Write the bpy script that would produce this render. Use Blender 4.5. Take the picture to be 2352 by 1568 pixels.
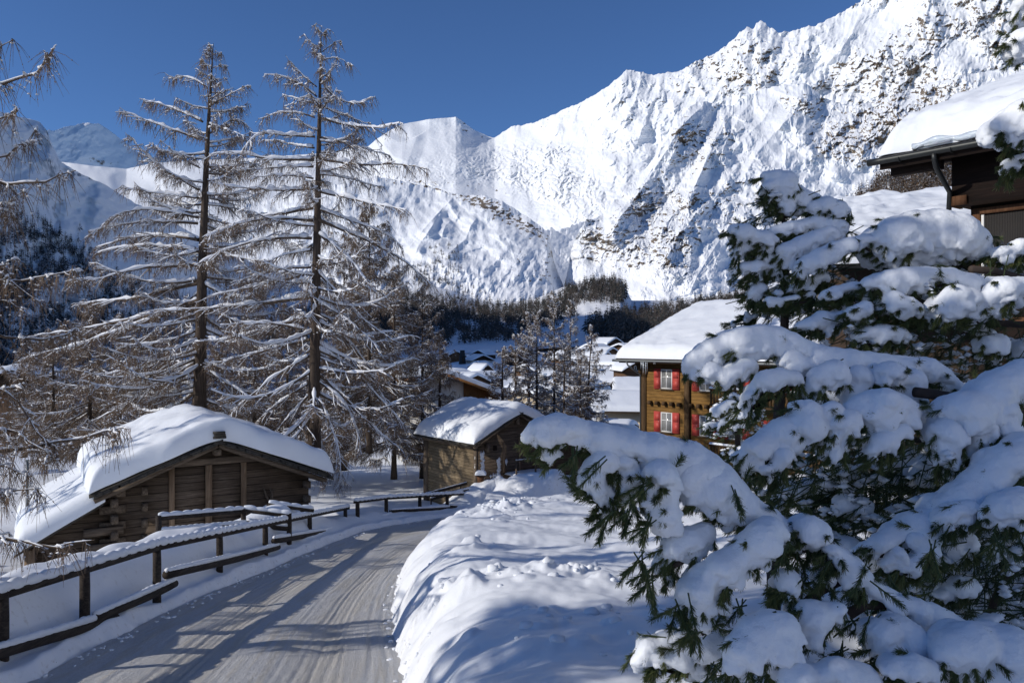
import bpy, math, random
import numpy as np
from mathutils import Vector

# ------------------------------------------------------------------ camera, sky, sun
SC = bpy.context.scene
COL = SC.collection
for _o in list(bpy.data.objects):
    bpy.data.objects.remove(_o)
R = math.radians
FPX, CX, CY = 1829.33, 1176.0, 784.0          # 28 mm lens on a 2352 x 1568 grid
cam_d = bpy.data.cameras.new('camera')
cam_d.lens = 28.0
cam_d.sensor_width = 36.0
cam_d.clip_start = 0.1
cam_d.clip_end = 30000
cam = bpy.data.objects.new('camera', cam_d)
COL.objects.link(cam)
cam.location = (0, 0, 0)
cam.rotation_euler = (R(90), 0, 0)
SC.camera = cam

SUN_EL = R(27.0)
SUN_AZ = math.atan2(-0.95, -0.30)              # compass style: atan2(x, y)
SUN_DIR = Vector((math.sin(SUN_AZ) * math.cos(SUN_EL), math.cos(SUN_AZ) * math.cos(SUN_EL), math.sin(SUN_EL)))
W = bpy.data.worlds.new('World')
SC.world = W
W.use_nodes = True
wn = W.node_tree
wn.nodes.clear()
sky = wn.nodes.new('ShaderNodeTexSky')
sky.sky_type = 'NISHITA'
sky.sun_disc = False
sky.sun_elevation = SUN_EL
sky.sun_rotation = SUN_AZ
sky.altitude = 2500
sky.air_density = 1.0
sky.dust_density = 0.0
sky.ozone_density = 6.0
bgn = wn.nodes.new('ShaderNodeBackground')
bgn.inputs['Strength'].default_value = 0.104
wo = wn.nodes.new('ShaderNodeOutputWorld')
tint = wn.nodes.new('ShaderNodeMix'); tint.data_type = 'RGBA'; tint.blend_type = 'MULTIPLY'
tint.inputs[0].default_value = 1.0
tint.inputs[7].default_value = (.85, .955, 1.09, 1)       # deep, clean high-altitude blue
wn.links.new(sky.outputs['Color'], tint.inputs[6])
wn.links.new(tint.outputs[2], bgn.inputs['Color'])
wn.links.new(bgn.outputs['Background'], wo.inputs['Surface'])

sun_d = bpy.data.lights.new('sun', 'SUN')
sun_d.energy = 3.7
sun_d.angle = R(0.53)
sun_d.color = (1.0, 0.94, 0.85)
sun = bpy.data.objects.new('sun', sun_d)
COL.objects.link(sun)
sun.rotation_euler = (-SUN_DIR).to_track_quat('-Z', 'Y').to_euler()

SC.view_settings.view_transform = 'Standard'
SC.view_settings.look = 'None'
SC.view_settings.exposure = 0.0
SC.view_settings.gamma = 1.0
SC.cycles.max_bounces = 6
SC.cycles.diffuse_bounces = 4

# ------------------------------------------------------------------ helpers
def P(x2, y2, d):
    """point on the sight line through photo position (x2, y2) at distance d ahead"""
    return np.array([(x2 - CX) / FPX * d, d, -(y2 - CY) / FPX * d])

def _h(ix, iy, iz, seed):
    h = (ix.astype(np.uint32) * np.uint32(374761393)) ^ (iy.astype(np.uint32) * np.uint32(668265263)) ^ \
        (iz.astype(np.uint32) * np.uint32(2147483647 - 58)) ^ np.uint32(seed * 97531 + 12345)
    h = (h ^ (h >> np.uint32(13))) * np.uint32(1274126177)
    h = (h ^ (h >> np.uint32(15))) * np.uint32(2246822519)
    return h ^ (h >> np.uint32(16))

def pn2(x, y, seed=0):
    x = np.asarray(x, float); y = np.asarray(y, float)
    x0 = np.floor(x); y0 = np.floor(y)
    fx = x - x0; fy = y - y0
    ix = x0.astype(np.int64); iy = y0.astype(np.int64)
    z = np.zeros_like(ix)
    ux = fx * fx * fx * (fx * (fx * 6 - 15) + 10); uy = fy * fy * fy * (fy * (fy * 6 - 15) + 10)
    def g(dx, dy):
        a = _h(ix + dx, iy + dy, z, seed).astype(float) * (2 * math.pi / 4294967296.0)
        return np.cos(a) * (fx - dx) + np.sin(a) * (fy - dy)
    n0 = g(0, 0) * (1 - ux) + g(1, 0) * ux
    n1 = g(0, 1) * (1 - ux) + g(1, 1) * ux
    return (n0 * (1 - uy) + n1 * uy) * 1.41

def vn3(p, seed=0):
    """smooth value noise in 3D, about -1..1"""
    f0 = np.floor(p); f = p - f0
    i = f0.astype(np.int64)
    u = f * f * (3 - 2 * f)
    r = 0
    for dx in (0, 1):
        for dy in (0, 1):
            for dz in (0, 1):
                w = (u[:, 0] if dx else 1 - u[:, 0]) * (u[:, 1] if dy else 1 - u[:, 1]) * (u[:, 2] if dz else 1 - u[:, 2])
                r = r + w * (_h(i[:, 0] + dx, i[:, 1] + dy, i[:, 2] + dz, seed).astype(float) / 2147483648.0 - 1)
    return r

def fbm3(p, octv=3, seed=0):
    a = 1.0; r = 0; q = p
    for k in range(octv):
        r = r + a * vn3(q, seed + k); q = q * 2.07 + 3.1; a *= .5
    return r

def fbm(x, y, octv=5, seed=0, gain=.5, lac=2.03):
    a = 1.0; r = 0
    for k in range(octv):
        r = r + a * pn2(x, y, seed + k); x = x * lac + 7.3; y = y * lac - 3.7; a *= gain
    return r

def ridged(x, y, octv=5, seed=0, gain=.5, lac=2.03):
    a = 1.0; r = 0; w = 1.0
    for k in range(octv):
        n = (1 - np.abs(pn2(x, y, seed + k))) ** 2 * w
        r = r + a * n; w = np.clip(n * 1.6, 0, 1)
        x = x * lac + 5.1; y = y * lac + 1.7; a *= gain
    return r

def sst(a, b, x):
    t = np.clip((x - a) / (b - a), 0, 1)
    return t * t * (3 - 2 * t)

def mesh_np(name, V, quads=None, tris=None, mats=None, smooth=False, parent=None, mat_idx=None, attrs=None):
    V = np.ascontiguousarray(V, dtype=np.float32).reshape(-1, 3)
    me = bpy.data.meshes.new(name)
    nq = 0 if quads is None else len(quads)
    nt = 0 if tris is None else len(tris)
    me.vertices.add(len(V))
    me.vertices.foreach_set('co', V.ravel())
    loops = []
    if nq: loops.append(np.asarray(quads, np.int32).ravel())
    if nt: loops.append(np.asarray(tris, np.int32).ravel())
    loops = np.concatenate(loops)
    me.loops.add(len(loops))
    me.loops.foreach_set('vertex_index', loops)
    me.polygons.add(nq + nt)
    starts = np.concatenate([np.arange(nq) * 4, nq * 4 + np.arange(nt) * 3]).astype(np.int32)
    me.polygons.foreach_set('loop_start', starts)
    if smooth:
        me.polygons.foreach_set('use_smooth', np.ones(nq + nt, bool))
    if mat_idx is not None:
        me.polygons.foreach_set('material_index', np.asarray(mat_idx, np.int32))
    for m in (mats if isinstance(mats, (list, tuple)) else [mats]):
        if m: me.materials.append(m)
    for an, av in (attrs or {}).items():
        at = me.attributes.new(an, 'FLOAT', 'POINT')
        at.data.foreach_set('value', np.asarray(av, np.float32).ravel())
    me.update(calc_edges=True)
    me.validate()
    o = bpy.data.objects.new(name, me)
    COL.objects.link(o)
    if parent is not None: o.parent = parent
    return o

def tag(o, label=None, cat=None, group=None, kind=None):
    if label: o['label'] = label
    if cat: o['category'] = cat
    if group: o['group'] = group
    if kind: o['kind'] = kind
    return o

def empty(name, loc, label, cat, group=None, rz=0.0):
    o = bpy.data.objects.new(name, None)
    COL.objects.link(o)
    o.location = tuple(loc); o.rotation_euler = (0, 0, rz)
    o.empty_display_size = .2
    return tag(o, label, cat, group)

class MB:
    """collects simple shapes and links them as one mesh"""
    def __init__(s): s.V = []; s.Q = []; s.T = []; s.n = 0
    def add(s, V, quads=(), tris=()):
        V = np.asarray(V, float).reshape(-1, 3)
        s.V.append(V)
        if len(quads): s.Q.append(np.asarray(quads, int).reshape(-1, 4) + s.n)
        if len(tris): s.T.append(np.asarray(tris, int).reshape(-1, 3) + s.n)
        s.n += len(V); return s
    def box(s, x0, x1, y0, y1, z0, z1):
        V = [(x, y, z) for x in (x0, x1) for y in (y0, y1) for z in (z0, z1)]
        return s.add(V, [(0, 1, 3, 2), (4, 6, 7, 5), (0, 4, 5, 1), (2, 3, 7, 6), (0, 2, 6, 4), (1, 5, 7, 3)])
    def hexa(s, V):                      # 8 corners: bottom ring of 4, top ring of 4
        return s.add(V, [(3, 2, 1, 0), (4, 5, 6, 7), (0, 1, 5, 4), (1, 2, 6, 5), (2, 3, 7, 6), (3, 0, 4, 7)])
    def beam(s, a, b, w, h, up=(0, 0, 1)):
        a = np.array(a, float); b = np.array(b, float)
        d = b - a; d /= np.linalg.norm(d)
        sd = np.cross(d, up); sd /= np.linalg.norm(sd); u = np.cross(sd, d)
        c = [a + sd * i * w / 2 + u * j * h / 2 for i, j in ((-1, -1), (1, -1), (1, 1), (-1, 1))]
        e = [b + sd * i * w / 2 + u * j * h / 2 for i, j in ((-1, -1), (1, -1), (1, 1), (-1, 1))]
        return s.hexa(c + e)
    def prism(s, pts, vec):              # polygon (list of 3D) extruded by vec, fan caps (convex)
        pts = np.asarray(pts, float); n = len(pts)
        V = np.concatenate([pts, pts + np.asarray(vec, float)])
        q = [(i, (i + 1) % n, n + (i + 1) % n, n + i) for i in range(n)]
        t = [(0, i + 1, i) for i in range(1, n - 1)] + [(n, n + i, n + i + 1) for i in range(1, n - 1)]
        return s.add(V, q, t)
    def tube(s, pts, rad, sides=8, cap=True):
        pts = np.asarray(pts, float)
        V, Q = tube_np(pts[None], np.broadcast_to(np.asarray(rad, float), (len(pts),))[None], sides)
        n0 = len(V)
        T = []
        if cap:
            V = np.concatenate([V, pts[:1], pts[-1:]])
            k = len(pts)
            T = [(n0, (j + 1) % sides, j) for j in range(sides)] + [(n0 + 1, (k - 1) * sides + j, (k - 1) * sides + (j + 1) % sides) for j in range(sides)]
        return s.add(V, Q, T)
    def build(s, name, mat, parent=None, smooth=False):
        return mesh_np(name, np.concatenate(s.V), np.concatenate(s.Q) if s.Q else None, np.concatenate(s.T) if s.T else None, mat, smooth, parent)

def tube_np(Pt, Rd, sides=4):
    """N polylines of K points (N,K,3) with radii (N,K) -> verts, quads"""
    N, K, _ = Pt.shape
    T = np.empty_like(Pt)
    T[:, 1:-1] = Pt[:, 2:] - Pt[:, :-2]; T[:, 0] = Pt[:, 1] - Pt[:, 0]; T[:, -1] = Pt[:, -1] - Pt[:, -2]
    T /= np.linalg.norm(T, axis=2, keepdims=True) + 1e-9
    tm = T.mean(1)
    ref = np.where(np.abs(tm[:, 2:3]) > .8, np.array([[0., 1., 0.]]), np.array([[0., 0., 1.]]))
    A = np.cross(T, ref[:, None, :]); A /= np.linalg.norm(A, axis=2, keepdims=True) + 1e-9
    B = np.cross(A, T)
    ang = np.arange(sides) * 2 * math.pi / sides
    V = Pt[:, :, None, :] + Rd[:, :, None, None] * (np.cos(ang)[None, None, :, None] * A[:, :, None, :] + np.sin(ang)[None, None, :, None] * B[:, :, None, :])
    idx = np.arange(N * K * sides).reshape(N, K, sides)
    nx = np.roll(idx, -1, axis=2)
    Q = np.stack([idx[:, :-1], nx[:, :-1], nx[:, 1:], idx[:, 1:]], axis=-1).reshape(-1, 4)
    return V.reshape(-1, 3), Q

_OV = np.array([(1, 0, 0), (-1, 0, 0), (0, 1, 0), (0, -1, 0), (0, 0, 1), (0, 0, -1)], float)
_OT = np.array([(0, 2, 4), (2, 1, 4), (1, 3, 4), (3, 0, 4), (2, 0, 5), (1, 2, 5), (3, 1, 5), (0, 3, 5)])
def octas(C, Rr):
    """octahedral clumps at C (N,3) with radii Rr (N,3)"""
    N = len(C)
    V = C[:, None, :] + _OV[None] * Rr[:, None, :]
    T = (_OT[None] + (np.arange(N) * 6)[:, None, None]).reshape(-1, 3)
    return V.reshape(-1, 3), T

# ------------------------------------------------------------------ materials
def mat(name, build):
    m = bpy.data.materials.new(name); m.use_nodes = True
    nt = m.node_tree; nt.nodes.clear()
    out = nt.nodes.new('ShaderNodeOutputMaterial'); b = nt.nodes.new('ShaderNodeBsdfPrincipled')
    nt.links.new(b.outputs[0], out.inputs['Surface'])
    build(nt, b); return m
def nd(nt, t, **kw):
    n = nt.nodes.new(t)
    for k, v in kw.items():
        if k in n.inputs: n.inputs[k].default_value = v
        else: setattr(n, k, v)
    return n
def noise(nt, scale, detail=4, rough=.55, co=None, dist=0.0):
    n = nd(nt, 'ShaderNodeTexNoise', Scale=scale, Detail=detail, Roughness=rough, Distortion=dist)
    if co is not None: nt.links.new(co, n.inputs['Vector'])
    return n
def coords(nt, scale=(1, 1, 1), rot=(0, 0, 0), kind='Object'):
    tc = nd(nt, 'ShaderNodeTexCoord'); mp = nd(nt, 'ShaderNodeMapping')
    mp.inputs['Scale'].default_value = scale; mp.inputs['Rotation'].default_value = rot
    nt.links.new(tc.outputs[kind], mp.inputs['Vector'])
    return mp.outputs['Vector']
def ramp(nt, fac, stops):
    r = nd(nt, 'ShaderNodeValToRGB')
    el = r.color_ramp.elements
    while len(el) < len(stops): el.new(.5)
    for e, (p, c) in zip(el, stops):
        e.position = p; e.color = (*c, 1) if len(c) == 3 else c
    nt.links.new(fac, r.inputs['Fac']); return r.outputs['Color']
def bump(nt, b, h, strength=.3, dist=.02):
    bp = nd(nt, 'ShaderNodeBump', Strength=strength, Distance=dist)
    nt.links.new(h, bp.inputs['Height']); nt.links.new(bp.outputs['Normal'], b.inputs['Normal'])
def mixc(nt, fac, a, b):
    m = nd(nt, 'ShaderNodeMix', data_type='RGBA')
    for s, v in ((0, fac), (6, a), (7, b)):
        if hasattr(v, 'links'): nt.links.new(v, m.inputs[s])
        else: m.inputs[s].default_value = v if s == 0 else (*v, 1)
    return m.outputs[2]
def math_n(nt, op, a, b=None, c=None):
    m = nd(nt, 'ShaderNodeMath', operation=op)
    for i, v in enumerate((a, b, c)):
        if v is None: continue
        if hasattr(v, 'links'): nt.links.new(v, m.inputs[i])
        else: m.inputs[i].default_value = v
    return m.outputs[0]

def m_snow(name, s1, s2, bstr, bdist, col=(.80, .83, .87), s3=None):
    def f(nt, b):
        b.inputs['Base Color'].default_value = (*col, 1); b.inputs['Roughness'].default_value = .55
        b.inputs['Specular IOR Level'].default_value = .25
        co = coords(nt)
        n1 = noise(nt, s1, 5, .55, co); n2 = noise(nt, s2, 3, .6, co)
        h = math_n(nt, 'ADD', n1.outputs['Fac'], math_n(nt, 'MULTIPLY', n2.outputs['Fac'], .35))
        c = mixc(nt, n1.outputs['Fac'], tuple(x * .95 for x in col), tuple(min(1, x * 1.03) for x in col))
        nt.links.new(c, b.inputs['Base Color'])
        bump(nt, b, h, bstr, bdist)
    return mat(name, f)
M = {}
M['snow'] = m_snow('fresh snow', 6, 60, .35, .03)
M['snow_pine'] = m_snow('clinging snow', 14, 90, .45, .025)
M['snow_roof'] = m_snow('roof snow', 3, 40, .4, .05)
M['snow_far'] = m_snow('far snow', .4, 3, .3, .2)

def m_wood(name, c1, c2, c3, scale=1.0, axis='X', bstr=.5, plank=0.0):
    """weathered wood with grain along an axis; dark board joints every 'plank' metres in z"""
    def f(nt, b):
        b.inputs['Roughness'].default_value = .85; b.inputs['Specular IOR Level'].default_value = .15
        sc = {'X': (1.0, 14, 14), 'Y': (14, 1.0, 14), 'Z': (14, 14, 1.0)}[axis]
        co = coords(nt, tuple(s * scale for s in sc)); co2 = coords(nt, (1, 1, 1))
        g = noise(nt, 1.6, 6, .65, co, .6); w = noise(nt, 1.1, 4, .6, co2)
        c = ramp(nt, g.outputs['Fac'], [(.28, c1), (.5, c2), (.74, c3)])
        c = mixc(nt, math_n(nt, 'MULTIPLY', ramp_f(nt, w.outputs['Fac'], .5, .75), .6), c, tuple(x * .45 for x in c1))
        h = g.outputs['Fac']
        if plank:
            sep = nd(nt, 'ShaderNodeSeparateXYZ'); nt.links.new(co2, sep.inputs[0])
            wob = noise(nt, .7, 2, .5, co2)
            zz = math_n(nt, 'ADD', sep.outputs[2], math_n(nt, 'MULTIPLY', wob.outputs['Fac'], plank * .25))
            q = math_n(nt, 'DIVIDE', zz, plank)
            fr = math_n(nt, 'FRACT', q); cell = math_n(nt, 'FLOOR', q)
            joint = math_n(nt, 'LESS_THAN', fr, .085)
            wn_ = nd(nt, 'ShaderNodeTexWhiteNoise', noise_dimensions='1D'); nt.links.new(cell, wn_.inputs['W'])
            c = mixc(nt, math_n(nt, 'MULTIPLY', wn_.outputs['Value'], .5), c, c1)
            c = mixc(nt, math_n(nt, 'MULTIPLY', joint, .85), c, (.012, .009, .007))
            h = math_n(nt, 'SUBTRACT', h, math_n(nt, 'MULTIPLY', joint, 1.5))
        nt.links.new(c, b.inputs['Base Color'])
        bump(nt, b, h, bstr, .02)
    return mat(name, f)
def ramp_f(nt, v, a, b):
    m = nd(nt, 'ShaderNodeMapRange'); m.inputs['From Min'].default_value = a; m.inputs['From Max'].default_value = b
    nt.links.new(v, m.inputs['Value']); return m.outputs['Result']
def m_plain(name, col, rough=.7, var=.25, scale=6, spec=.3, metal=0.0, bstr=.15):
    def f(nt, b):
        b.inputs['Roughness'].default_value = rough; b.inputs['Specular IOR Level'].default_value = spec
        b.inputs['Metallic'].default_value = metal
        n = noise(nt, scale, 5, .6, coords(nt))
        c = mixc(nt, n.outputs['Fac'], tuple(x * (1 - var) for x in col), tuple(min(1, x * (1 + var)) for x in col))
        nt.links.new(c, b.inputs['Base Color']); bump(nt, b, n.outputs['Fac'], bstr, .01)
    return mat(name, f)
# ------------------------------------------------------------------ mountains
def m_mountain(name, rock1, rock2, rock3, snow=(.80, .82, .86), s=.02, speck=.35, tint=None):
    def f(nt, b):
        b.inputs['Roughness'].default_value = .75; b.inputs['Specular IOR Level'].default_value = .1
        at = nd(nt, 'ShaderNodeAttribute', attribute_name='rock')
        co = coords(nt, (1, 1, 1.6))
        n = noise(nt, s, 6, .7, co); n2 = noise(nt, s * .3, 5, .6, co)
        v = math_n(nt, 'ADD', at.outputs['Fac'], math_n(nt, 'MULTIPLY', math_n(nt, 'SUBTRACT', n.outputs['Fac'], .5), speck * 3.2))
        fac = ramp_f(nt, v, .46, .60)
        rc = ramp(nt, n2.outputs['Fac'], [(.3, rock1), (.5, rock2), (.7, rock3)])
        nt.links.new(mixc(nt, fac, snow, rc), b.inputs['Base Color'])
        bump(nt, b, math_n(nt, 'SUBTRACT', n.outputs['Fac'], math_n(nt, 'MULTIPLY', fac, .3)), .5, .18 / s)
    return mat(name, f)
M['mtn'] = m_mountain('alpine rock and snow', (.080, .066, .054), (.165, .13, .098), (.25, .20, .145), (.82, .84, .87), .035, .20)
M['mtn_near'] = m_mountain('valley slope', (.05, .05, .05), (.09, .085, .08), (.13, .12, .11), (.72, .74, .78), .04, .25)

def interp(tab, x):
    t = np.asarray(tab, float); return np.interp(x, t[:, 0], t[:, 1])

def seg_dist(X, Y, line):
    """distance to a polyline in grid units, signed by side (+ right of travel), and the fraction along it"""
    best = np.full(X.shape, 1e9); side = np.ones(X.shape); along = np.zeros(X.shape)
    n = len(line) - 1
    for i in range(n):
        (ax, ay), (bx, by) = line[i], line[i + 1]
        dx, dy = bx - ax, by - ay; L2 = dx * dx + dy * dy
        t = np.clip(((X - ax) * dx + (Y - ay) * dy) / L2, 0, 1)
        px, py = X - (ax + t * dx), Y - (ay + t * dy)
        d = np.hypot(px, py); s = np.sign(dx * py - dy * px)
        m = d < best
        best = np.where(m, d, best); side = np.where(m, s, side); along = np.where(m, (i + t) / n, along)
    return best, side, along

SHEETS = {}
def ribs(X, Y, seed, starts, lean, length, amp, wl, wr):
    """a family of side ridges falling away from a crest: steep and shaded on their right"""
    r = random.Random(seed); off = 0
    for (x, y) in starts:
        L = r.uniform(*length); n = 4; pts = [(x, y)]
        for k in range(n):
            px, py = pts[-1]; pts.append((px + L / n * (lean + r.uniform(-.35, .35)), py + L / n * r.uniform(.7, 1.1)))
        off = off + crease(X, Y, pts, r.uniform(*amp), r.uniform(*wl), r.uniform(*wr))
    return off
def sheet(name, label, top, bot, nu, nv, dt, db, relief, rocky, material, jag=0.0, power=1.0):
    """a mountain side: crest and foot traced as bearings, each bearing with its own real distance, relief in metres"""
    top = np.asarray(top, float); bot = np.asarray(bot, float)
    xs = np.linspace(top[0, 0], top[-1, 0], nu)
    t = np.linspace(0, 1, nv)[:, None]
    ty = interp(top, xs)
    jg = (-(ridged(xs / 23., xs * 0 + 1.3, 4, 41) - .9) - .6 * pn2(xs / 5., xs * 0 + 9.1, 5)) * (interp(jag, xs) if isinstance(jag, list) else jag)
    by = interp(bot, xs)
    X = np.broadcast_to(xs, (nv, nu)).copy()
    Y = by[None] * (1 - t) + ty[None] * t + jg[None] * np.clip((t - .88) / .12, 0, 1) ** 2
    si = lambda tab: sum(interp(tab, xs + k) for k in range(-120, 121, 20)) / 13.0
    D0 = si(db)[None] * (1 - t ** power) + si(dt)[None] * t ** power
    mpp = D0 / FPX                                     # metres per grid unit
    off, rmask = relief(X, Y, t, D0, mpp)
    D = D0 + off
    V = np.stack([(X - CX) / FPX * D, D, -(Y - CY) / FPX * D], -1)
    # normals for the rock mask
    du = np.gradient(V, axis=1); dv = np.gradient(V, axis=0)
    N = np.cross(du, dv); N /= np.linalg.norm(N, axis=2, keepdims=True) + 1e-9
    N *= np.sign(-N[..., 1:2] + 1e-9)
    rk = rocky(X, Y, N, V, rmask)
    # the far side of the crest
    bk = []
    for k, (s, dz) in enumerate(((1.04, .12), (1.15, .5), (1.3, 1.2))):
        r = V[-1].copy(); r[:, 1] *= s; r[:, 0] *= s
        r[:, 2] = V[-1][:, 2] - dz * .2 * V[-1][:, 1]; bk.append(r)
    Vall = np.concatenate([V, np.array(bk)], 0)
    rk = np.concatenate([rk, np.repeat(rk[-1:], 3, 0)], 0)
    nvt = nv + 3
    idx = np.arange(nvt * nu).reshape(nvt, nu)
    Q = np.stack([idx[:-1, :-1], idx[:-1, 1:], idx[1:, 1:], idx[1:, :-1]], -1).reshape(-1, 4)
    o = mesh_np('mountain', Vall.reshape(-1, 3), Q, mats=material, smooth=True, attrs={'rock': rk.ravel()})
    tag(o, label, None, None, 'structure')
    SHEETS[name] = (xs, ty, by, V)
    return o

def blob(X, Y, items):
    r = 0
    for (x, y, rx, ry, w, *rot) in items:
        a = rot[0] if rot else 0
        dx, dy = X - x, Y - y
        c, s = math.cos(a), math.sin(a)
        r = r + w * np.exp(-(((dx * c + dy * s) / rx) ** 2 + ((-dx * s + dy * c) / ry) ** 2))
    return r

def crease(X, Y, line, amp, wl, wr, taper=True):
    """a ridge standing towards the viewer: amp metres, width wl left of travel and wr right of it"""
    d, s, al = seg_dist(X, Y, line)
    w = np.where(s > 0, wr, wl)
    f = np.exp(-d / w)
    if taper: f = f * np.clip(np.minimum(al * 6, (1 - al) * 6) + .15, 0, 1)
    return -amp * f

# main massif: lit plateau, dome, col, long ridge to the right
top_main = [(-250, 430), (60, 396), (143, 372), (215, 381), (290, 388), (350, 375), (430, 369), (600, 362), (765, 350), (804, 340), (846, 336),
            (866, 319), (897, 299), (924, 285), (986, 274), (1047, 269), (1061, 277), (1088, 298), (1119, 312), (1136, 317), (1150, 307),
            (1174, 291), (1225, 283), (1280, 259), (1307, 246), (1328, 239), (1362, 220), (1396, 199), (1423, 176), (1440, 161), (1470, 165),
            (1500, 174), (1525, 168), (1560, 165), (1600, 140), (1650, 120), (1680, 95), (1700, 73), (1715, 64), (1728, 68), (1747, 46),
            (1765, 61), (1790, 75), (1820, 72), (1855, 62), (1875, 60), (1900, 45), (1940, 25), (1975, 5), (2000, -20), (2100, -80), (2200, -130), (2450, -220)]
bot_main = [(-250, 620), (700, 640), (1000, 640), (1300, 660), (1500, 620), (2450, 520)]
def rel_main(X, Y, t, D, m):
    xw, yw = X * 2.4, Y * 2.4                           # about metres at 4.4 km
    right = sst(1120, 1360, X)
    high = sst(.25, .9, t)
    rk = np.clip(blob(X, Y, [(1690, 150, 150, 90, .9, .3), (1900, 190, 160, 80, .7, .3), (1440, 240, 70, 80, .6), (1260, 290, 90, 30, .5), (2080, 130, 200, 140, .9, .2), (2280, 60, 170, 120, .9), (1090, 300, 40, 20, .9, .5),
                      (870, 350, 24, 46, .6), (1010, 425, 150, 20, .9, .1), (1570, 220, 90, 80, .7)]), 0, 1)
    patch = fbm(X / 95., Y / 55., 3, 301)
    calm = np.clip(blob(X, Y, [(1985, 58, 120, 22, 1, -.3), (1865, 160, 120, 24, 1, -.55), (2200, 130, 60, 40, .8), (1960, 150, 50, 16, .8, -.5)]), 0, 1)
    rough = np.clip(.22 + .65 * rk + .55 * patch, .10, 1.2) * (1 - .85 * calm)
    wx = xw + 26 * fbm(xw / 120., yw / 120., 4, 201, .6); wy = yw + 26 * fbm(xw / 120., yw / 120., 4, 205, .6)
    off = fbm(xw / 620., yw / 520., 4, 11) * 130
    off -= right * 62 * ridged((wx + wy * .45) / 300., (wy - wx * .2) / 520., 7, 209, .6) * (.5 + .5 * rough)
    off += ribs(X, Y, 5, [(x, float(interp(top_main, x)) + dy) for x, dy in ((1190, 4), (1250, 4), (1310, 6), (1350, 4), (1405, 4), (1475, 6), (1520, 4), (1590, 10), (1650, 4), (1745, 4), (1790, 6), (1880, 4), (1960, 10), (2060, 30), (2150, 60), (2240, 60), (1560, 90), (1680, 120), (1830, 100), (1950, 140), (2040, 150), (2170, 170))], -.45, (70, 190), (18, 50), (16, 34), (6, 12))
    off -= right * 11 * rough * ridged((wx + wy * .5) / 62., (wy - wx * .2) / 150., 5, 3, .6)
    off -= 10 * rough * fbm(wx / 46., wy / 36., 6, 21, .66) * (.35 + .8 * right)
    flute = pn2((xw + yw * .42) / 15., yw / 260., 231) + .6 * pn2((xw + yw * .42) / 8., yw / 200., 232)
    off += flute * 4.5 * right * sst(.45, .95, t) * (1.2 - .6 * rough)
    # broken ice fall in the bowl
    ice = blob(X, Y, [(1180, 395, 170, 34, .8, .1), (1290, 430, 120, 60, 1, .5), (1240, 350, 120, 18, .7), (1430, 330, 60, 40, .5, -.6), (900, 420, 130, 30, .6)])
    off += -ridged(wx / 44., wy / 26., 5, 33, .6) * 22 * np.clip(ice, 0, 1)
    # dome: rounded, shaded right flank
    off += 170 * sst(1035, 1150, X) * (1 - sst(1150, 1330, X)) * (1 - sst(320, 410, Y)) - 7 * fbm(X / 14., Y / 11., 5, 241, .6) * blob(X, Y, [(1060, 310, 60, 45, 1)])
    off += crease(X, Y, [(897, 299), (880, 330), (905, 360), (960, 380)], 70, 60, 40)
    # great ridge spurs running down to the left
    for ln, a in (([(1440, 160), (1420, 220), (1400, 280), (1370, 330)], 90), ([(1715, 60), (1680, 150), (1640, 230), (1610, 290)], 110),
                  ([(1600, 140), (1570, 200), (1545, 260), (1500, 320)], 60), ([(1855, 60), (1830, 140), (1790, 200)], 70),
                  ([(1990, 0), (1950, 90), (1900, 150)], 80)):
        off += crease(X, Y, ln, a, 45, 22)
    rm = blob(X, Y, [(1690, 150, 120, 70, .42, .3), (1900, 170, 130, 60, .22, .3), (1440, 230, 40, 60, .10), (1260, 280, 90, 18, .16), (2050, 130, 160, 120, .34, .2),
                     (2250, 60, 160, 110, .34), (1090, 300, 28, 14, .5, .5), (870, 345, 14, 40, .2), (1010, 425, 150, 16, .5, .1), (1560, 210, 80, 60, .14),
                     (1380, 300, 60, 60, .05), (1040, 310, 30, 40, .12)])
    rm -= blob(X, Y, [(1760, 290, 160, 30, .35, -.4), (1985, 58, 120, 22, .6, -.3), (1865, 160, 120, 24, .6, -.55), (2200, 130, 60, 40, .5)])
    return off, rm
def rk_main(X, Y, N, V, rm):
    n = fbm(X / 16. - Y / 30., Y / 8., 7, 71, .72)
    return .62 * rm + .55 * n * sst(.0, .2, rm) + (.50 - N[..., 2]) * (.30 + .9 * rm) + .12 * n - .02
sheet('main', 'snow covered rocky mountain ridge rising to the upper right under blue sky', top_main, bot_main, 1500, 380,
      [(-250, 5200), (800, 5300), (1136, 5200), (1450, 4600), (1750, 4300), (2450, 3600)],
      [(-250, 3300), (700, 3200), (1300, 2700), (1500, 2500), (2450, 2200)], rel_main, rk_main, M['mtn'], jag=[(800, .3), (1120, .8), (1200, 2.6), (1330, 2.0), (1700, 3.6)], power=.85)

# far shaded peak on the left
top_far = [(60, 330), (113, 297), (123, 302), (150, 292), (175, 288), (191, 282), (226, 284), (253, 301), (284, 325), (308, 345), (342, 359), (400, 372), (470, 378), (560, 382)]
bot_far = [(60, 470), (560, 470)]
def rel_far(X, Y, t, D, m):
    off = fbm(X / 60., Y / 50., 5, 5) * 110 + crease(X, Y, [(195, 282), (205, 300), (228, 330), (240, 360)], 160, 40, 60)
    return off, blob(X, Y, [(235, 372, 60, 14, .5, .2), (190, 292, 12, 10, .3)])
sheet('far', 'far shaded snow peak with a flat top left of the larches', top_far, bot_far, 300, 130,
      [(60, 6200), (560, 12500)], [(60, 5600), (560, 10500)], rel_far, lambda X, Y, N, V, rm: rm + .2 * fbm(X / 12., Y / 9., 4, 8), M['mtn'], jag=1.5)

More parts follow.
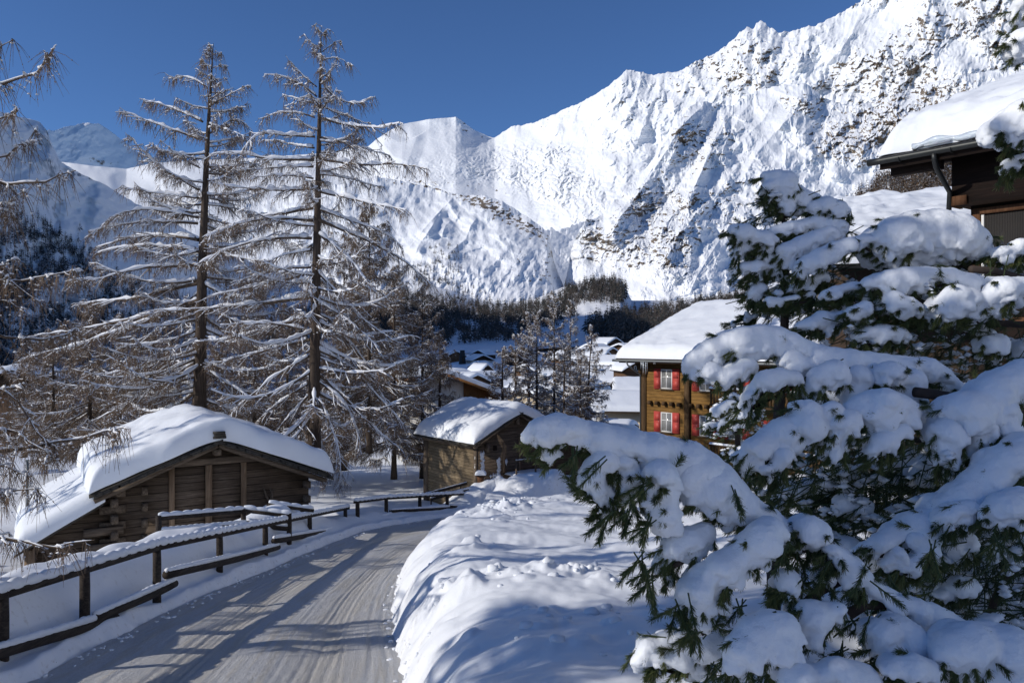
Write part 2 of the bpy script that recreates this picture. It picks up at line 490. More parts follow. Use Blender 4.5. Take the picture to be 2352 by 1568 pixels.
# rocky buttress slope on the right
top_but = [(1286, 700), (1294, 668), (1300, 640), (1306, 612), (1312, 575), (1318, 556), (1330, 530), (1346, 506), (1362, 503), (1385, 492), (1410, 462), (1440, 432), (1470, 402), (1500, 366), (1530, 318), (1555, 282),
           (1585, 244), (1615, 232), (1650, 240), (1680, 244), (1715, 222), (1750, 205), (1790, 196), (1850, 192), (1895, 226), (1950, 244), (2000, 236), (2080, 208),
           (2200, 176), (2450, 130)]
bot_but = [(1286, 712), (1400, 745), (1700, 780), (2450, 840)]
def rel_but(X, Y, t, D, m):
    xw, yw = X * 1.4, Y * 1.4
    off = fbm(xw / 330., yw / 300., 4, 51) * 75
    rk = np.clip(blob(X, Y, [(1370, 545, 45, 50, .9, .3), (1480, 480, 80, 70, .9, -.7), (1530, 560, 70, 70, .95, -.3), (1600, 470, 100, 55, .8, -.4), (1430, 600, 70, 40, .6), (1630, 320, 90, 60, .8, -.5), (1830, 240, 70, 36, .9),
                      (2000, 300, 150, 70, 1, -.3), (2150, 260, 170, 90, 1), (1760, 410, 80, 60, .5), (1590, 620, 60, 34, .5), (1940, 330, 70, 50, .9), (1700, 500, 70, 60, .5), (1560, 300, 34, 80, .95, -.5)]), 0, 1)
    patch = fbm(X / 80., Y / 60., 3, 311)
    rough = np.clip(.18 + .85 * rk + .5 * patch, .08, 1.25)
    wx = xw + 18 * fbm(xw / 80., yw / 80., 4, 211, .6); wy = yw + 18 * fbm(xw / 80., yw / 80., 4, 215, .6)
    off -= 40 * ridged((wx * .8 + wy * .5) / 210., (wy - wx * .5) / 260., 7, 54, .6) * (.45 + .6 * rough)
    off += crease(X, Y, [(1629, 231), (1587, 268), (1522, 333), (1495, 393), (1462, 440), (1393, 523), (1347, 555)], 75, 50, 12) + crease(X, Y, [(1652, 240), (1624, 301), (1597, 370), (1564, 417), (1500, 500)], -45, 12, 20)
    off += crease(X, Y, [(1684, 236), (1661, 278), (1634, 333), (1610, 398), (1587, 444), (1522, 523), (1509, 602)], 70, 34, 15) + crease(X, Y, [(1300, 600), (1340, 592), (1380, 604)], -40, 8, 14) + crease(X, Y, [(1763, 203), (1819, 222), (1880, 240)], 40, 30, 16) + crease(X, Y, [(2217, 180), (2143, 200), (2060, 260), (2010, 330)], 50, 40, 16)
    off += ribs(X, Y, 9, [(1720, 240), (1780, 230), (1850, 215), (1900, 250), (1960, 270), (2040, 240), (2110, 225), (2180, 220), (1560, 330), (1500, 420), (1640, 420), (1700, 380), (1760, 420), (1440, 480), (1580, 500), (1660, 540), (1850, 350), (1930, 380)], -.55, (90, 210), (14, 36), (20, 40), (6, 13))
    off -= 8 * rough * ridged((wx * .8 + wy * .55) / 48., (wy - wx * .6) / 80., 6, 53, .62)
    off -= 7 * rough * fbm(wx / 26., wy / 20., 6, 58, .68)
    for ln, a in (([(1345, 520), (1370, 560), (1400, 580), (1440, 600)], 30), ([(1590, 245), (1540, 330), (1490, 410), (1440, 480), (1390, 560)], 70),
                  ([(1850, 195), (1800, 280), (1740, 350), (1700, 420)], 60), ([(2080, 210), (1990, 300), (1930, 360), (1890, 420)], 55),
                  ([(1690, 245), (1640, 330), (1590, 440), (1560, 560)], 55)):
        off += crease(X, Y, ln, a, 55, 20)
    rm = blob(X, Y, [(1370, 545, 35, 40, .42, .3), (1480, 480, 70, 60, .40, -.7), (1530, 560, 60, 60, .45, -.3), (1600, 470, 90, 45, .30, -.4), (1430, 600, 60, 30, .22),
                     (1630, 320, 90, 60, .28, -.5), (1830, 240, 60, 28, .36), (2000, 300, 150, 60, .45, -.3), (2150, 260, 160, 80, .5), (1760, 410, 70, 60, .16),
                     (1590, 620, 50, 26, .18), (1940, 330, 60, 40, .4), (1700, 500, 60, 60, .18), (1560, 300, 26, 70, .40, -.5)])
    rm -= blob(X, Y, [(1850, 400, 130, 60, .3, .2), (1480, 660, 140, 30, .35)])
    return off, rm
def rk_but(X, Y, N, V, rm):
    n = fbm(X / 15. + Y / 30., Y / 8., 7, 81, .74)
    return .74 * rm + .6 * n * sst(.0, .25, rm) + (.48 - N[..., 2]) * (.35 + .9 * rm) + .17 * n - .02
sheet('but', 'rocky snow slope falling from the right behind the red shuttered chalet', top_but, bot_but, 1250, 420,
      [(1286, 2150), (1400, 2300), (1600, 3000), (1900, 2900), (2450, 2500)], [(1286, 2000), (1500, 1500), (2450, 1100)], rel_but, rk_but, M['mtn'], jag=2.5)

# moraine hill in the middle
top_mor = [(560, 470), (700, 440), (800, 418), (866, 405), (930, 418), (986, 428), (1030, 442), (1054, 447), (1109, 448), (1157, 464), (1201, 492), (1235, 515), (1257, 532),
           (1263, 550), (1270, 590), (1283, 630), (1296, 662), (1330, 690)]
bot_mor = [(560, 740), (1000, 760), (1330, 740)]
def rel_mor(X, Y, t, D, m):
    off = fbm(X / 120., Y / 100., 4, 61) * 60 - ridged((X + .5 * Y) / 34., (Y - .5 * X) / 60., 5, 66, .6) * 9 * (.25 + sst(560, 660, Y)) - fbm(X / 18., Y / 14., 5, 67, .6) * 3.5
    for ln, a, wl, wr in (([(1040, 455), (1015, 480), (985, 512), (958, 545)], 62, 50, 10), ([(1005, 500), (985, 530), (962, 562), (950, 590)], 44, 44, 9),
                          ([(1030, 470), (1048, 495), (1062, 515), (1060, 530)], 24, 30, 12), ([(1036, 505), (1022, 520), (1014, 545)], 42, 28, 12),
                          ([(1095, 500), (1080, 520), (1070, 548), (1020, 590)], 46, 36, 13), ([(1157, 535), (1135, 550), (1115, 566), (1060, 580), (1010, 590)], 26, 20, 18),
                          ([(1160, 530), (1175, 570), (1190, 620)], 30, 30, 26), ([(1000, 600), (1050, 620), (1100, 640), (1120, 690)], 30, 30, 30)):
        off += crease(X, Y, ln, a, wl, wr)
    rm = blob(X, Y, [(1000, 430, 90, 13, .62, .15), (1090, 462, 56, 15, .7, .2), (1150, 492, 60, 20, .85, .5), (1225, 530, 44, 20, .8, .6), (1190, 600, 14, 40, .5, .3), (1262, 590, 18, 50, .4, .2),
                     (1250, 640, 40, 30, .3), (1160, 660, 70, 30, .16), (900, 415, 60, 10, .4)])
    return off, rm
sheet('mor', 'sunlit moraine hill with sharp snow ridges in the middle distance', top_mor, bot_mor, 760, 300,
      [(560, 2700), (1000, 2700), (1257, 2400), (1330, 2000)], [(560, 1500), (1000, 1500), (1330, 1500)], rel_mor,
      lambda X, Y, N, V, rm: .75 * rm + .5 * fbm(X / 12., Y / 6., 5, 77, .65) * sst(.02, .2, rm) + (.45 - N[..., 2]) * .3, M['mtn'], jag=2.2)

# glacier tongue in the gully between moraine and buttress
sheet('tng', 'glacier tongue in the gully between moraine hill and rocky slope', [(1205, 560), (1236, 548), (1252, 530), (1266, 522), (1284, 530), (1306, 521), (1330, 512), (1352, 504), (1372, 510)], [(1205, 700), (1372, 700)], 130, 130,
      [(1205, 2750), (1372, 3400)], [(1205, 2450), (1372, 2750)], lambda X, Y, t, D, m: (fbm(X / 30., Y / 40., 5, 351, .6) * 16 + crease(X, Y, [(1330, 545), (1300, 580), (1330, 610), (1350, 640)], 26, 20, 30), blob(X, Y, [(1260, 600, 14, 40, .4), (1320, 655, 20, 10, .5)])),
      lambda X, Y, N, V, rm: .75 * rm + .4 * fbm(X / 12., Y / 8., 5, 353, .65) * sst(.02, .2, rm), M['mtn'], jag=5)

# shaded slope on the left: crest continues far out of frame so that it shades the valley
top_lft = [(-2000, -1204), (-1400, -930), (-900, -617), (-420, -241), (-160, 48), (0, 257), (31, 267), (68, 273), (92, 281), (108, 300), (122, 338), (140, 373), (180, 396), (240, 424), (308, 465), (380, 500),
           (450, 540), (520, 575), (600, 612), (680, 640), (760, 668), (850, 690), (930, 706)]
bot_lft = [(-2000, 1000), (-400, 930), (0, 880), (400, 840), (930, 790)]
def rel_lft(X, Y, t, D, m):
    off = fbm(X / 150., Y / 140., 5, 91) * 45 - fbm(X / 20., Y / 20., 4, 95) * 5
    rm = blob(X, Y, [(30, 300, 60, 30, .35, .5), (110, 340, 60, 12, .28, .6), (200, 430, 60, 10, .22, .6), (330, 500, 60, 12, .2, .6), (20, 420, 80, 30, .12, .6)])
    return off, rm
sheet('lft', 'blue shaded snow slope with dark forest at the left edge', top_lft, bot_lft, 700, 260,
      [(-2000, 230), (-1400, 320), (-900, 470), (-420, 660), (-160, 820), (0, 960), (300, 1300), (600, 1900), (930, 2100)],
      [(-2000, 200), (-1400, 270), (-900, 390), (-400, 557), (0, 746), (300, 1000), (600, 1500), (930, 1900)], rel_lft,
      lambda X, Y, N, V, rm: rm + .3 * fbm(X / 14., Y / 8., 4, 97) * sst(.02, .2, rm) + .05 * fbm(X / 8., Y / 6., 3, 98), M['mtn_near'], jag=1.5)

# valley rise with the forest belts
top_val = [(640, 700), (760, 690), (870, 676), (930, 664), (985, 655), (1040, 668), (1100, 690), (1160, 697), (1230, 686), (1290, 660), (1335, 650), (1380, 640), (1425, 640),
           (1438, 660), (1450, 690), (1500, 690), (1560, 690), (1640, 680), (1720, 660), (1900, 640)]
bot_val = [(640, 850), (1060, 812), (1250, 800), (1420, 790), (1900, 860)]
def rel_val(X, Y, t, D, m):
    off = fbm(X / 90., Y / 60., 4, 101) * 22 - fbm(X / 16., Y / 12., 3, 104) * 2.5
    off += crease(X, Y, [(1330, 652), (1350, 690), (1340, 740)], 25, 40, 30)
    return off, blob(X, Y, [(1300, 668, 40, 12, .3)])
sheet('val', 'shaded valley rise with dark larch forest belts behind the village', top_val, bot_val, 500, 140,
      [(640, 1300), (1000, 1350), (1400, 1250), (1900, 1000)], [(640, 650), (1060, 520), (1400, 420), (1900, 330)], rel_val,
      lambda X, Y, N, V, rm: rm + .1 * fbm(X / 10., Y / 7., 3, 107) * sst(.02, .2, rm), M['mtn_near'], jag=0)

# brown wooded hill behind the dark house
top_brn = [(1900, 520), (1940, 478), (1965, 456), (2000, 432), (2030, 408), (2060, 390), (2120, 374), (2200, 350), (2300, 300), (2500, 240)]
bot_brn = [(1900, 860), (2500, 860)]
sheet('brn', 'brown wooded hillside seen under the dark house eaves', top_brn, bot_brn, 160, 60, [(1900, 420), (2500, 420)], [(1900, 230), (2500, 200)],
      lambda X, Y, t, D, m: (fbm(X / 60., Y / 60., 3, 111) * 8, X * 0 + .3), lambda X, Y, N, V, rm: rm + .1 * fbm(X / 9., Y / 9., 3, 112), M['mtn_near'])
# ------------------------------------------------------------------ ground, road and snow bank
XL = [(-6, -5.4), (2, -5.7), (10.6, -6.2), (13, -6.39), (16, -6.45), (20, -6.25), (24.6, -6.15), (31.7, -5.75), (36, -4.3), (41, -1.8), (46, 2), (52, 8), (60, 17)]
XR = [(-6, -.6), (2, -.9), (10.6, -1.45), (13, -2.02), (15.6, -2.4), (19.5, -2.78), (24, -2.8), (27.3, -2.5), (32, -.9), (36, 1.2), (42, 4.5), (48, 10), (60, 22)]
def smooth_tab(tab, y):
    return sum(interp(tab, y + k) for k in (-1.5, -.75, 0, .75, 1.5)) / 5
def road_z(y): return -3 - .145 * np.minimum(y, 40) - .145 * 20 * (1 - np.exp(-np.maximum(y - 40, 0) / 20))
def base_z(x, y):
    z = road_z(y)
    z = z + 1.3 * sst(65, 110, y) * 0 - 1.2 * sst(60, 130, y)
    z = z + sst(300, 650, y) * 12 * sst(-120, 20, x - .02 * y) - 26 * sst(90, 420, y) * sst(-20, -160, x) + np.maximum(y - 650, 0) * .05
    return z
random.seed(4)
BUMPS = []
def bump_at(x2, y2, r, h, lift=1.7):
    d = lift / ((y2 - CY) / FPX - .145); BUMPS.append(((x2 - CX) / FPX * d, d, r, h))
for a in [(1083, 1240, .17, .26), (1068, 1262, .26, .14), (1100, 1262, .16, .16), (1135, 1258, .2, .12), (1078, 1428, .11, .13), (1063, 1462, .12, .09), (1250, 1395, .22, .12),
          (1288, 1438, .14, .12), (1240, 1442, .13, .1), (1330, 1400, .16, .1), (1378, 1398, .14, .09), (1490, 1420, .2, .18), (1530, 1445, .2, .16), (1395, 1452, .06, .1), (1340, 1480, .12, .08),
          (1120, 1300, .22, .14), (1180, 1305, .25, .14), (1240, 1318, .22, .14), (1290, 1330, .22, .12), (1330, 1308, .2, .14), (1000, 1315, .3, .16), (1060, 1310, .28, .14), (1050, 1340, .3, .12)]:
    bump_at(*a)
for k in range(70):
    x2 = random.gauss(1150, 42); y2 = random.gauss(1170, 9)
    bump_at(x2, y2, random.uniform(.14, .34), random.uniform(.05, .17))
for k in range(40):
    x2 = random.gauss(1230, 60); y2 = random.gauss(1148, 4)
    bump_at(x2, y2, random.uniform(.2, .4), random.uniform(.05, .15))
for k in range(46):
    x2 = random.uniform(1010, 1390); y2 = random.gauss(1318, 12)
    bump_at(x2, y2, random.uniform(.06, .2), random.uniform(.03, .12))
HEAPS = [(1.3, 42.4, 2.4, 1.3, 1.75), (3.4, 42.8, 1.8, 1.2, 1.0), (-1.9, 41.8, 1.5, 1.2, .75), (-.5, 43.0, 1.5, 1.0, .6)]
def ground_z(x, y, parts=False):
    z = base_z(x, y)
    xl = smooth_tab(XL, y); xr = smooth_tab(XR, y)
    near = 1 - sst(44, 50, y)
    # bank on the right of the road
    edge = xr + .16 * pn2(y * .9, y * 0, 3) + .04 * pn2(y * 3.1, y * 0 + 4, 6)
    s = np.clip((x - edge) / (1.6 + .5 * pn2(x * .5, y * .6, 19)) + (.10 * pn2(x * 1.1, y * .9, 18) + .05 * pn2(x * 2.7, y * 2.3, 24)) * np.clip((x - edge) * 3, 0, 1), 0, 1)
    prof = 1 - (1 - s) ** 2.6
    H = 1.3 * (1 - .5 * sst(34, 43, y))
    bank = H * prof * near
    und = .10 * pn2(x * .33 + 3, y * .42, 13) + .06 * pn2(x * .22 + y * .1, y * .95 + .25 * pn2(x * .3, y * .3, 17), 14) + .045 * pn2(x * 1.3, y * 1.7, 15) + .012 * pn2(x * 5, y * 5, 16)
    rise = .13 * np.maximum(x - 2.5, 0) - .05 * np.maximum(x - 9, 0)
    zb = bank + (und * 1.25 + rise * (1 - sst(30, 45, y))) * sst(.2, .9, s) * (1 - sst(44, 50, y))
    crk = ridged(x * 1.1 + 2, y * .5, 3, 23)
    zb = zb - .05 * np.clip(crk - 1.15, 0, 1) * sst(.02, .3, s) * (1 - sst(.5, 1, s)) * near
    for (bx, by, r, h) in BUMPS:
        m = (np.abs(x - bx) < 3 * r) & (np.abs(y - by) < 3 * r)
        if m.any():
            wq = 1 + .55 * pn2((x[m] - bx) / r * .9 + bx * 9, (y[m] - by) / r * .9 + by * 7, 71)
            q = ((x[m] - bx) ** 2 + ((y[m] - by) * .8) ** 2) / (r * r) * wq
            zb[m] += h * .5 * np.exp(-np.maximum(q, 0) ** 2.2 * .8) * (1 + .25 * pn2(x[m] * 9, y[m] * 9, 73)) * sst(.05, .4, s[m])
    # berm carrying the fence on the left
    sl = (xl - x)
    wob = .10 * pn2(y * .8, y * 0 + 2, 31) + .05 * pn2(y * 2.7, y * 0, 32)
    fr = sst(.0, .26, sl + wob)
    drop_ = 1 - sst(1.7, 4.0, sl)
    berm = (.30 + .05 * pn2(x * 1.4, y * 1.5, 34)) * fr * drop_ + (.78 + .26 * pn2(x * .45, y * .55, 33)) * (1 - .62 * sst(25, 32, y)) * sst(.4, 1.3, sl) * drop_
    yard = sst(-12.2, -9.2, x) * sst(15, 20, y) * (1 - sst(32, 36, y))
    low = (-1.2 * (1 - yard) + .8 * yard) * sst(1.7, 4.5, sl)
    face = fr * (1 - fr) * 4
    zl = (berm + low + .06 * face * pn2(x * 6, y * 4, 36)) * near + (.14 * pn2(x * .3, y * .3, 35) + .03 * pn2(x * 1.5, y * 1.3, 38)) * sst(1.0, 2.5, sl) * near
    dip = blob(x, y, [(-7.2, 15.6, .5, .9, -.10), (-7.4, 19.5, .8, 1.6, .25), (-7.2, 13.4, .6, .8, .14), (-7.5, 25.5, .8, 2.2, .3), (-7.2, 17.4, .5, .9, -.06), (-7.6, 29, .7, 1.5, .1)])
    z = z + np.where(x > edge, zb, 0) + np.where(sl > 0, zl, 0) + dip * near
    for (hx, hy, rx, ry, h) in HEAPS:
        z = z + h * np.exp(-(((x - hx) / rx) ** 2 + ((y - hy) / ry) ** 2) ** 1.3) * (1 + .14 * pn2(x * 1.6, y * 1.6, 44))
    far = sst(44, 60, y)
    z = z + far * (.5 * pn2(x / 22., y / 22., 41) + .15 * pn2(x / 5., y / 5., 42))
    if parts: return z, (x > edge) & (s > .004) & (y < 44), sl
    return z

yy = np.geomspace(1.7, 52, 660)
ss = np.concatenate([np.linspace(-1.15, -.68, 60)[:-1], np.linspace(-.68, .35, 760)[:-1], np.linspace(.35, 1.1, 260)])
YG, SG = np.meshgrid(yy, ss, indexing='ij')
XG = SG * (YG + .6)
ZG, isb, slg = ground_z(XG, YG, True)
Vg = np.stack([XG, YG, ZG], -1)
idx = np.arange(Vg.shape[0] * Vg.shape[1]).reshape(Vg.shape[:2])
Qg = np.stack([idx[:-1, :-1], idx[:-1, 1:], idx[1:, 1:], idx[1:, :-1]], -1)
qb = isb[:-1, :-1]
def compact(V, Q):
    u, inv = np.unique(Q, return_inverse=True)
    return V[u], inv.reshape(Q.shape)
def m_ground(name):
    def f(nt, b):
        b.inputs['Roughness'].default_value = .5; b.inputs['Specular IOR Level'].default_value = .25
        co = coords(nt)
        n1 = noise(nt, 2.2, 6, .55, co); n2 = noise(nt, 70, 3, .6, co); n3 = noise(nt, 9, 4, .6, co)
        geo = nd(nt, 'ShaderNodeNewGeometry'); sp = nd(nt, 'ShaderNodeSeparateXYZ'); nt.links.new(geo.outputs['True Normal'], sp.inputs[0])
        steep = ramp_f(nt, sp.outputs[2], .75, .35)
        dirt = math_n(nt, 'MULTIPLY', steep, ramp_f(nt, n3.outputs['Fac'], .56, .72))
        c = mixc(nt, n1.outputs['Fac'], (.77, .80, .84), (.85, .87, .90))
        c = mixc(nt, math_n(nt, 'MULTIPLY', dirt, .55), c, (.30, .25, .19))
        nt.links.new(c, b.inputs['Base Color'])
        bump(nt, b, math_n(nt, 'ADD', math_n(nt, 'ADD', n1.outputs['Fac'], math_n(nt, 'MULTIPLY', n3.outputs['Fac'], .3)), math_n(nt, 'MULTIPLY', n2.outputs['Fac'], .16)), .4, .035)
    return mat(name, f)
M['ground'] = m_ground('snow cover')
Vf = Vg.reshape(-1, 3)
v_, q_ = compact(Vf, Qg[~qb]); tag(mesh_np('ground', v_, q_, mats=M['ground'], smooth=True), 'snow covered ground', kind='structure')
v_, q_ = compact(Vf, Qg[qb]); tag(mesh_np('snow_bank', v_, q_, mats=M['ground'], smooth=True), 'deep rounded snow bank right of the road', kind='structure')
# everything farther away, to the horizon
yy = np.concatenate([np.geomspace(51, 1500, 260), [2600, 6000, 14000]])
ss = np.linspace(-1.5, 1.5, 420)
YG, SG = np.meshgrid(yy, ss, indexing='ij'); XG = SG * (YG + 4)
ZG = ground_z(XG, YG); ZG[-3:] = ZG[-4:-3]; ZG[-2:] -= 300; ZG[0] -= .5
idx = np.arange(ZG.size).reshape(ZG.shape)
tag(mesh_np('ground', np.stack([XG, YG, ZG], -1), np.stack([idx[:-1, :-1], idx[:-1, 1:], idx[1:, 1:], idx[1:, :-1]], -1).reshape(-1, 4), mats=M['snow_far'], smooth=True), 'snow covered valley floor', kind='structure')

# unseen hillside added behind and right of the viewpoint to bounce sunlight
yy = np.r_[-np.geomspace(420, 3, 110), np.linspace(-2, 1.72, 30)]; xx = np.r_[-np.geomspace(300, 3, 70), np.linspace(-2.8, 2.8, 30), np.geomspace(3, 420, 110)]
YG, XG = np.meshgrid(yy, xx, indexing='ij')
ZG = ground_z(XG, np.maximum(YG, -40.)) - .145 * np.minimum(YG + 40, 0) * .6
ZG = ZG + .10 * np.maximum(XG - 9, 0) + .38 * np.maximum(XG - 16, 0) + .30 * np.maximum(-YG - 14, 0) * sst(-40, 10, XG) + sst(14, 40, XG - YG) * (2.2 * pn2(XG / 19., YG / 19., 61) + .6 * pn2(XG / 6., YG / 6., 62))
idx = np.arange(ZG.size).reshape(ZG.shape)
tag(mesh_np('ground', np.stack([XG, YG, ZG], -1), np.stack([idx[:-1, :-1], idx[:-1, 1:], idx[1:, 1:], idx[1:, :-1]], -1).reshape(-1, 4), mats=M['snow_far'], smooth=True), 'unseen snow hillside added behind the viewpoint to bounce sunlight', kind='structure')

# clods of snow thrown up along the road and over the bank
rng = np.random.default_rng(17)
cx = []; cy = []; cr = []
for k in range(800):
    y = rng.uniform(6, 40)
    if k % 5 in (0, 2): x = float(smooth_tab(XR, y)) + rng.normal(.02, .10); r_ = rng.uniform(.012, .05)
    elif k % 5 in (1, 3): x = float(smooth_tab(XL, y)) + rng.normal(.12, .12); r_ = rng.uniform(.01, .045)
    else:
        bx, by, br, bh = BUMPS[rng.integers(0, len(BUMPS))]; x = bx + rng.normal(0, br * 1.6); y = by + rng.normal(0, br * 1.8); r_ = rng.uniform(.02, .085)
    cx.append(x); cy.append(y); cr.append(r_)
cx = np.array(cx); cy = np.array(cy); cr = np.array(cr)
cz = ground_z(cx[None], cy[None])[0]; rd = (cx > smooth_tab(XL, cy)) & (cx < smooth_tab(XR, cy)); cz = np.where(rd, np.maximum(cz, base_z(cx, cy) + .10), cz)
import bmesh
bm = bmesh.new(); bmesh.ops.create_icosphere(bm, subdivisions=2, radius=1.0); bm.verts.ensure_lookup_table()
iv = np.array([v.co[:] for v in bm.verts]); it = np.array([[v.index for v in f.verts] for f in bm.faces]); bm.free()
N_ = len(cx); A = rng.normal(0, 1, (N_, 1, 3)); dv = iv[None] * (1 + .35 * np.sign((iv[None] * A).sum(2, keepdims=True)) * np.abs((iv[None] * A).sum(2, keepdims=True)) ** .5 * .5)
Vc = np.stack([cx, cy, cz + cr * .12], -1)[:, None] + dv * (cr[:, None, None] * rng.uniform(.6, 1.3, (N_, 1, 3)) * np.array([1, 1, .62]))
nz_ = fbm3(Vc.reshape(-1, 3) * 22, 2, 5).reshape(N_, -1, 1); Vc = Vc + iv[None] * nz_ * cr[:, None, None] * .3
tag(mesh_np('snow_clods', Vc.reshape(-1, 3), tris=(it[None] + (np.arange(N_) * len(iv))[:, None, None]).reshape(-1, 3), mats=M['snow'], smooth=True), 'loose clods of snow along the road edges and on the bank', kind='stuff')

# road: packed snow with wheel tracks, a sheet just above the ground
def m_road():
    def f(nt, b):
        b.inputs['Roughness'].default_value = .6; b.inputs['Specular IOR Level'].default_value = .25
        at = nd(nt, 'ShaderNodeAttribute', attribute_name='across'); al = nd(nt, 'ShaderNodeAttribute', attribute_name='along')
        co = coords(nt); n1 = noise(nt, 1.1, 5, .6, co); n2 = noise(nt, 38, 4, .7, co); n3 = noise(nt, 7, 4, .65, co)
        cmb = nd(nt, 'ShaderNodeCombineXYZ')
        nt.links.new(math_n(nt, 'MULTIPLY', at.outputs['Fac'], 26.0), cmb.inputs[0]); nt.links.new(math_n(nt, 'MULTIPLY', al.outputs['Fac'], .35), cmb.inputs[1])
        trk = noise(nt, 1.0, 4, .6, cmb.outputs[0])
        w = nd(nt, 'ShaderNodeTexWave', Scale=26.0, Distortion=1.2, Detail=2.0, wave_type='BANDS', bands_direction='Y'); 
        cmb2 = nd(nt, 'ShaderNodeCombineXYZ'); nt.links.new(at.outputs['Fac'], cmb2.inputs[0]); nt.links.new(math_n(nt, 'MULTIPLY', al.outputs['Fac'], .55), cmb2.inputs[1])
        nt.links.new(cmb2.outputs[0], w.inputs['Vector'])
        wear = nd(nt, 'ShaderNodeAttribute', attribute_name='wear')
        fac = math_n(nt, 'MULTIPLY', ramp_f(nt, math_n(nt, 'ADD', wear.outputs['Fac'], math_n(nt, 'MULTIPLY', math_n(nt, 'SUBTRACT', n1.outputs['Fac'], .5), 1.1)), .1, 1.1), 1.0)
        c = mixc(nt, fac, (.87, .875, .885), (.81, .765, .69))
        c = mixc(nt, math_n(nt, 'MULTIPLY', ramp_f(nt, n2.outputs['Fac'], .45, .62), .55), c, (.80, .81, .83))
        gr = noise(nt, 24, 6, .75, co); c = mixc(nt, math_n(nt, 'MULTIPLY', ramp_f(nt, gr.outputs['Fac'], .52, .36), .5), c, (.66, .63, .58))
        c = mixc(nt, math_n(nt, 'MULTIPLY', ramp_f(nt, trk.outputs['Fac'], .5, .62), .75), c, (.77, .73, .66))
        nt.links.new(c, b.inputs['Base Color'])
        h = math_n(nt, 'ADD', math_n(nt, 'ADD', n2.outputs['Fac'], math_n(nt, 'MULTIPLY', trk.outputs['Fac'], 1.4)), math_n(nt, 'ADD', math_n(nt, 'MULTIPLY', n3.outputs['Fac'], .9), math_n(nt, 'MULTIPLY', w.outputs['Fac'], .5)))
        bump(nt, b, h, 1.0, .045)
    return mat('packed snow road', f)
M['road'] = m_road()
yy = np.geomspace(1.7, 49, 430); aa = np.linspace(0, 1, 230)
YG, AG = np.meshgrid(yy, aa, indexing='ij')
xl = smooth_tab(XL, YG) - .05; xr = smooth_tab(XR, YG) + .2
XG = xl * (1 - AG) + xr * AG
rut = np.exp(-((AG - .36) / .06) ** 2) + np.exp(-((AG - .74) / .06) ** 2)
ZG = base_z(XG, YG) + .10 - .04 * rut + .02 * pn2(XG * .9, YG * .5, 51) + .009 * pn2(XG * 5, YG * 5, 52) + .02 * np.exp(-((AG - .56) / .07) ** 2)
for c_, w_, h_ in ((.30, .007, .018), (.335, .006, .02), (.375, .007, .02), (.41, .006, .014), (.47, .006, .012), (.62, .006, .012), (.69, .007, .018), (.725, .006, .02), (.765, .007, .02), (.80, .006, .016), (.88, .008, .02), (.93, .008, .02), (.20, .007, .012)):
    cc = c_ + .018 * pn2(YG * .12, YG * 0 + c_ * 40, 55) + .006 * pn2(YG * .6, YG * 0 + c_ * 70, 56)
    h_ = h_ * .6
    ZG = ZG - h_ * np.exp(-((AG - cc) / w_) ** 2) * (.6 + .5 * pn2(YG * .8, AG * 0 + c_ * 90, 57)) + h_ * .5 * np.exp(-((np.abs(AG - cc) - 2 * w_) / w_) ** 2)
wear = np.clip(np.exp(-((AG - .36) / .11) ** 2) + np.exp(-((AG - .74) / .10) ** 2), 0, 1) * .9
idx = np.arange(ZG.size).reshape(ZG.shape)
tag(mesh_np('road', np.stack([XG, YG, ZG], -1), np.stack([idx[:-1, :-1], idx[:-1, 1:], idx[1:, 1:], idx[1:, :-1]], -1).reshape(-1, 4), mats=M['road'], smooth=True,
            attrs={'across': AG, 'along': YG, 'wear': wear}), 'packed snow road with wheel tracks', kind='structure')

# ------------------------------------------------------------------ distant woods
M['wood_bare'] = m_plain('bare larch wood', (.125, .10, .082), .9, .4, .05)
M['wood_dark'] = m_plain('dark conifer wood', (.048, .054, .052), .9, .4, .05)
M['wood_brown'] = m_plain('brown larch wood', (.15, .105, .07), .9, .35, .05)
M['wood_snow'] = m_plain('snowy twigs', (.42, .44, .48), .9, .2, .05)
rng = np.random.default_rng(7)
def on_sheet(name, x2, y2):
    xs, ty, by, V = SHEETS[name]
    nv, nu = V.shape[:2]
    c = np.clip(np.searchsorted(xs, x2), 0, nu - 1)
    t = (y2 - by[c]) / (ty[c] - by[c])
    ok = (t > 0) & (t < 1)
    r = np.clip((t * (nv - 1)).astype(int), 0, nv - 1)
    return V[r, c], ok
def inside(px, py, poly):
    c = np.zeros(px.shape, bool); n = len(poly)
    for i in range(n):
        (x0, y0), (x1, y1) = poly[i], poly[i - 1]
        m = ((y0 > py) != (y1 > py)) & (px < (x1 - x0) * (py - y0) / (y1 - y0 + 1e-9) + x0)
        c ^= m
    return c
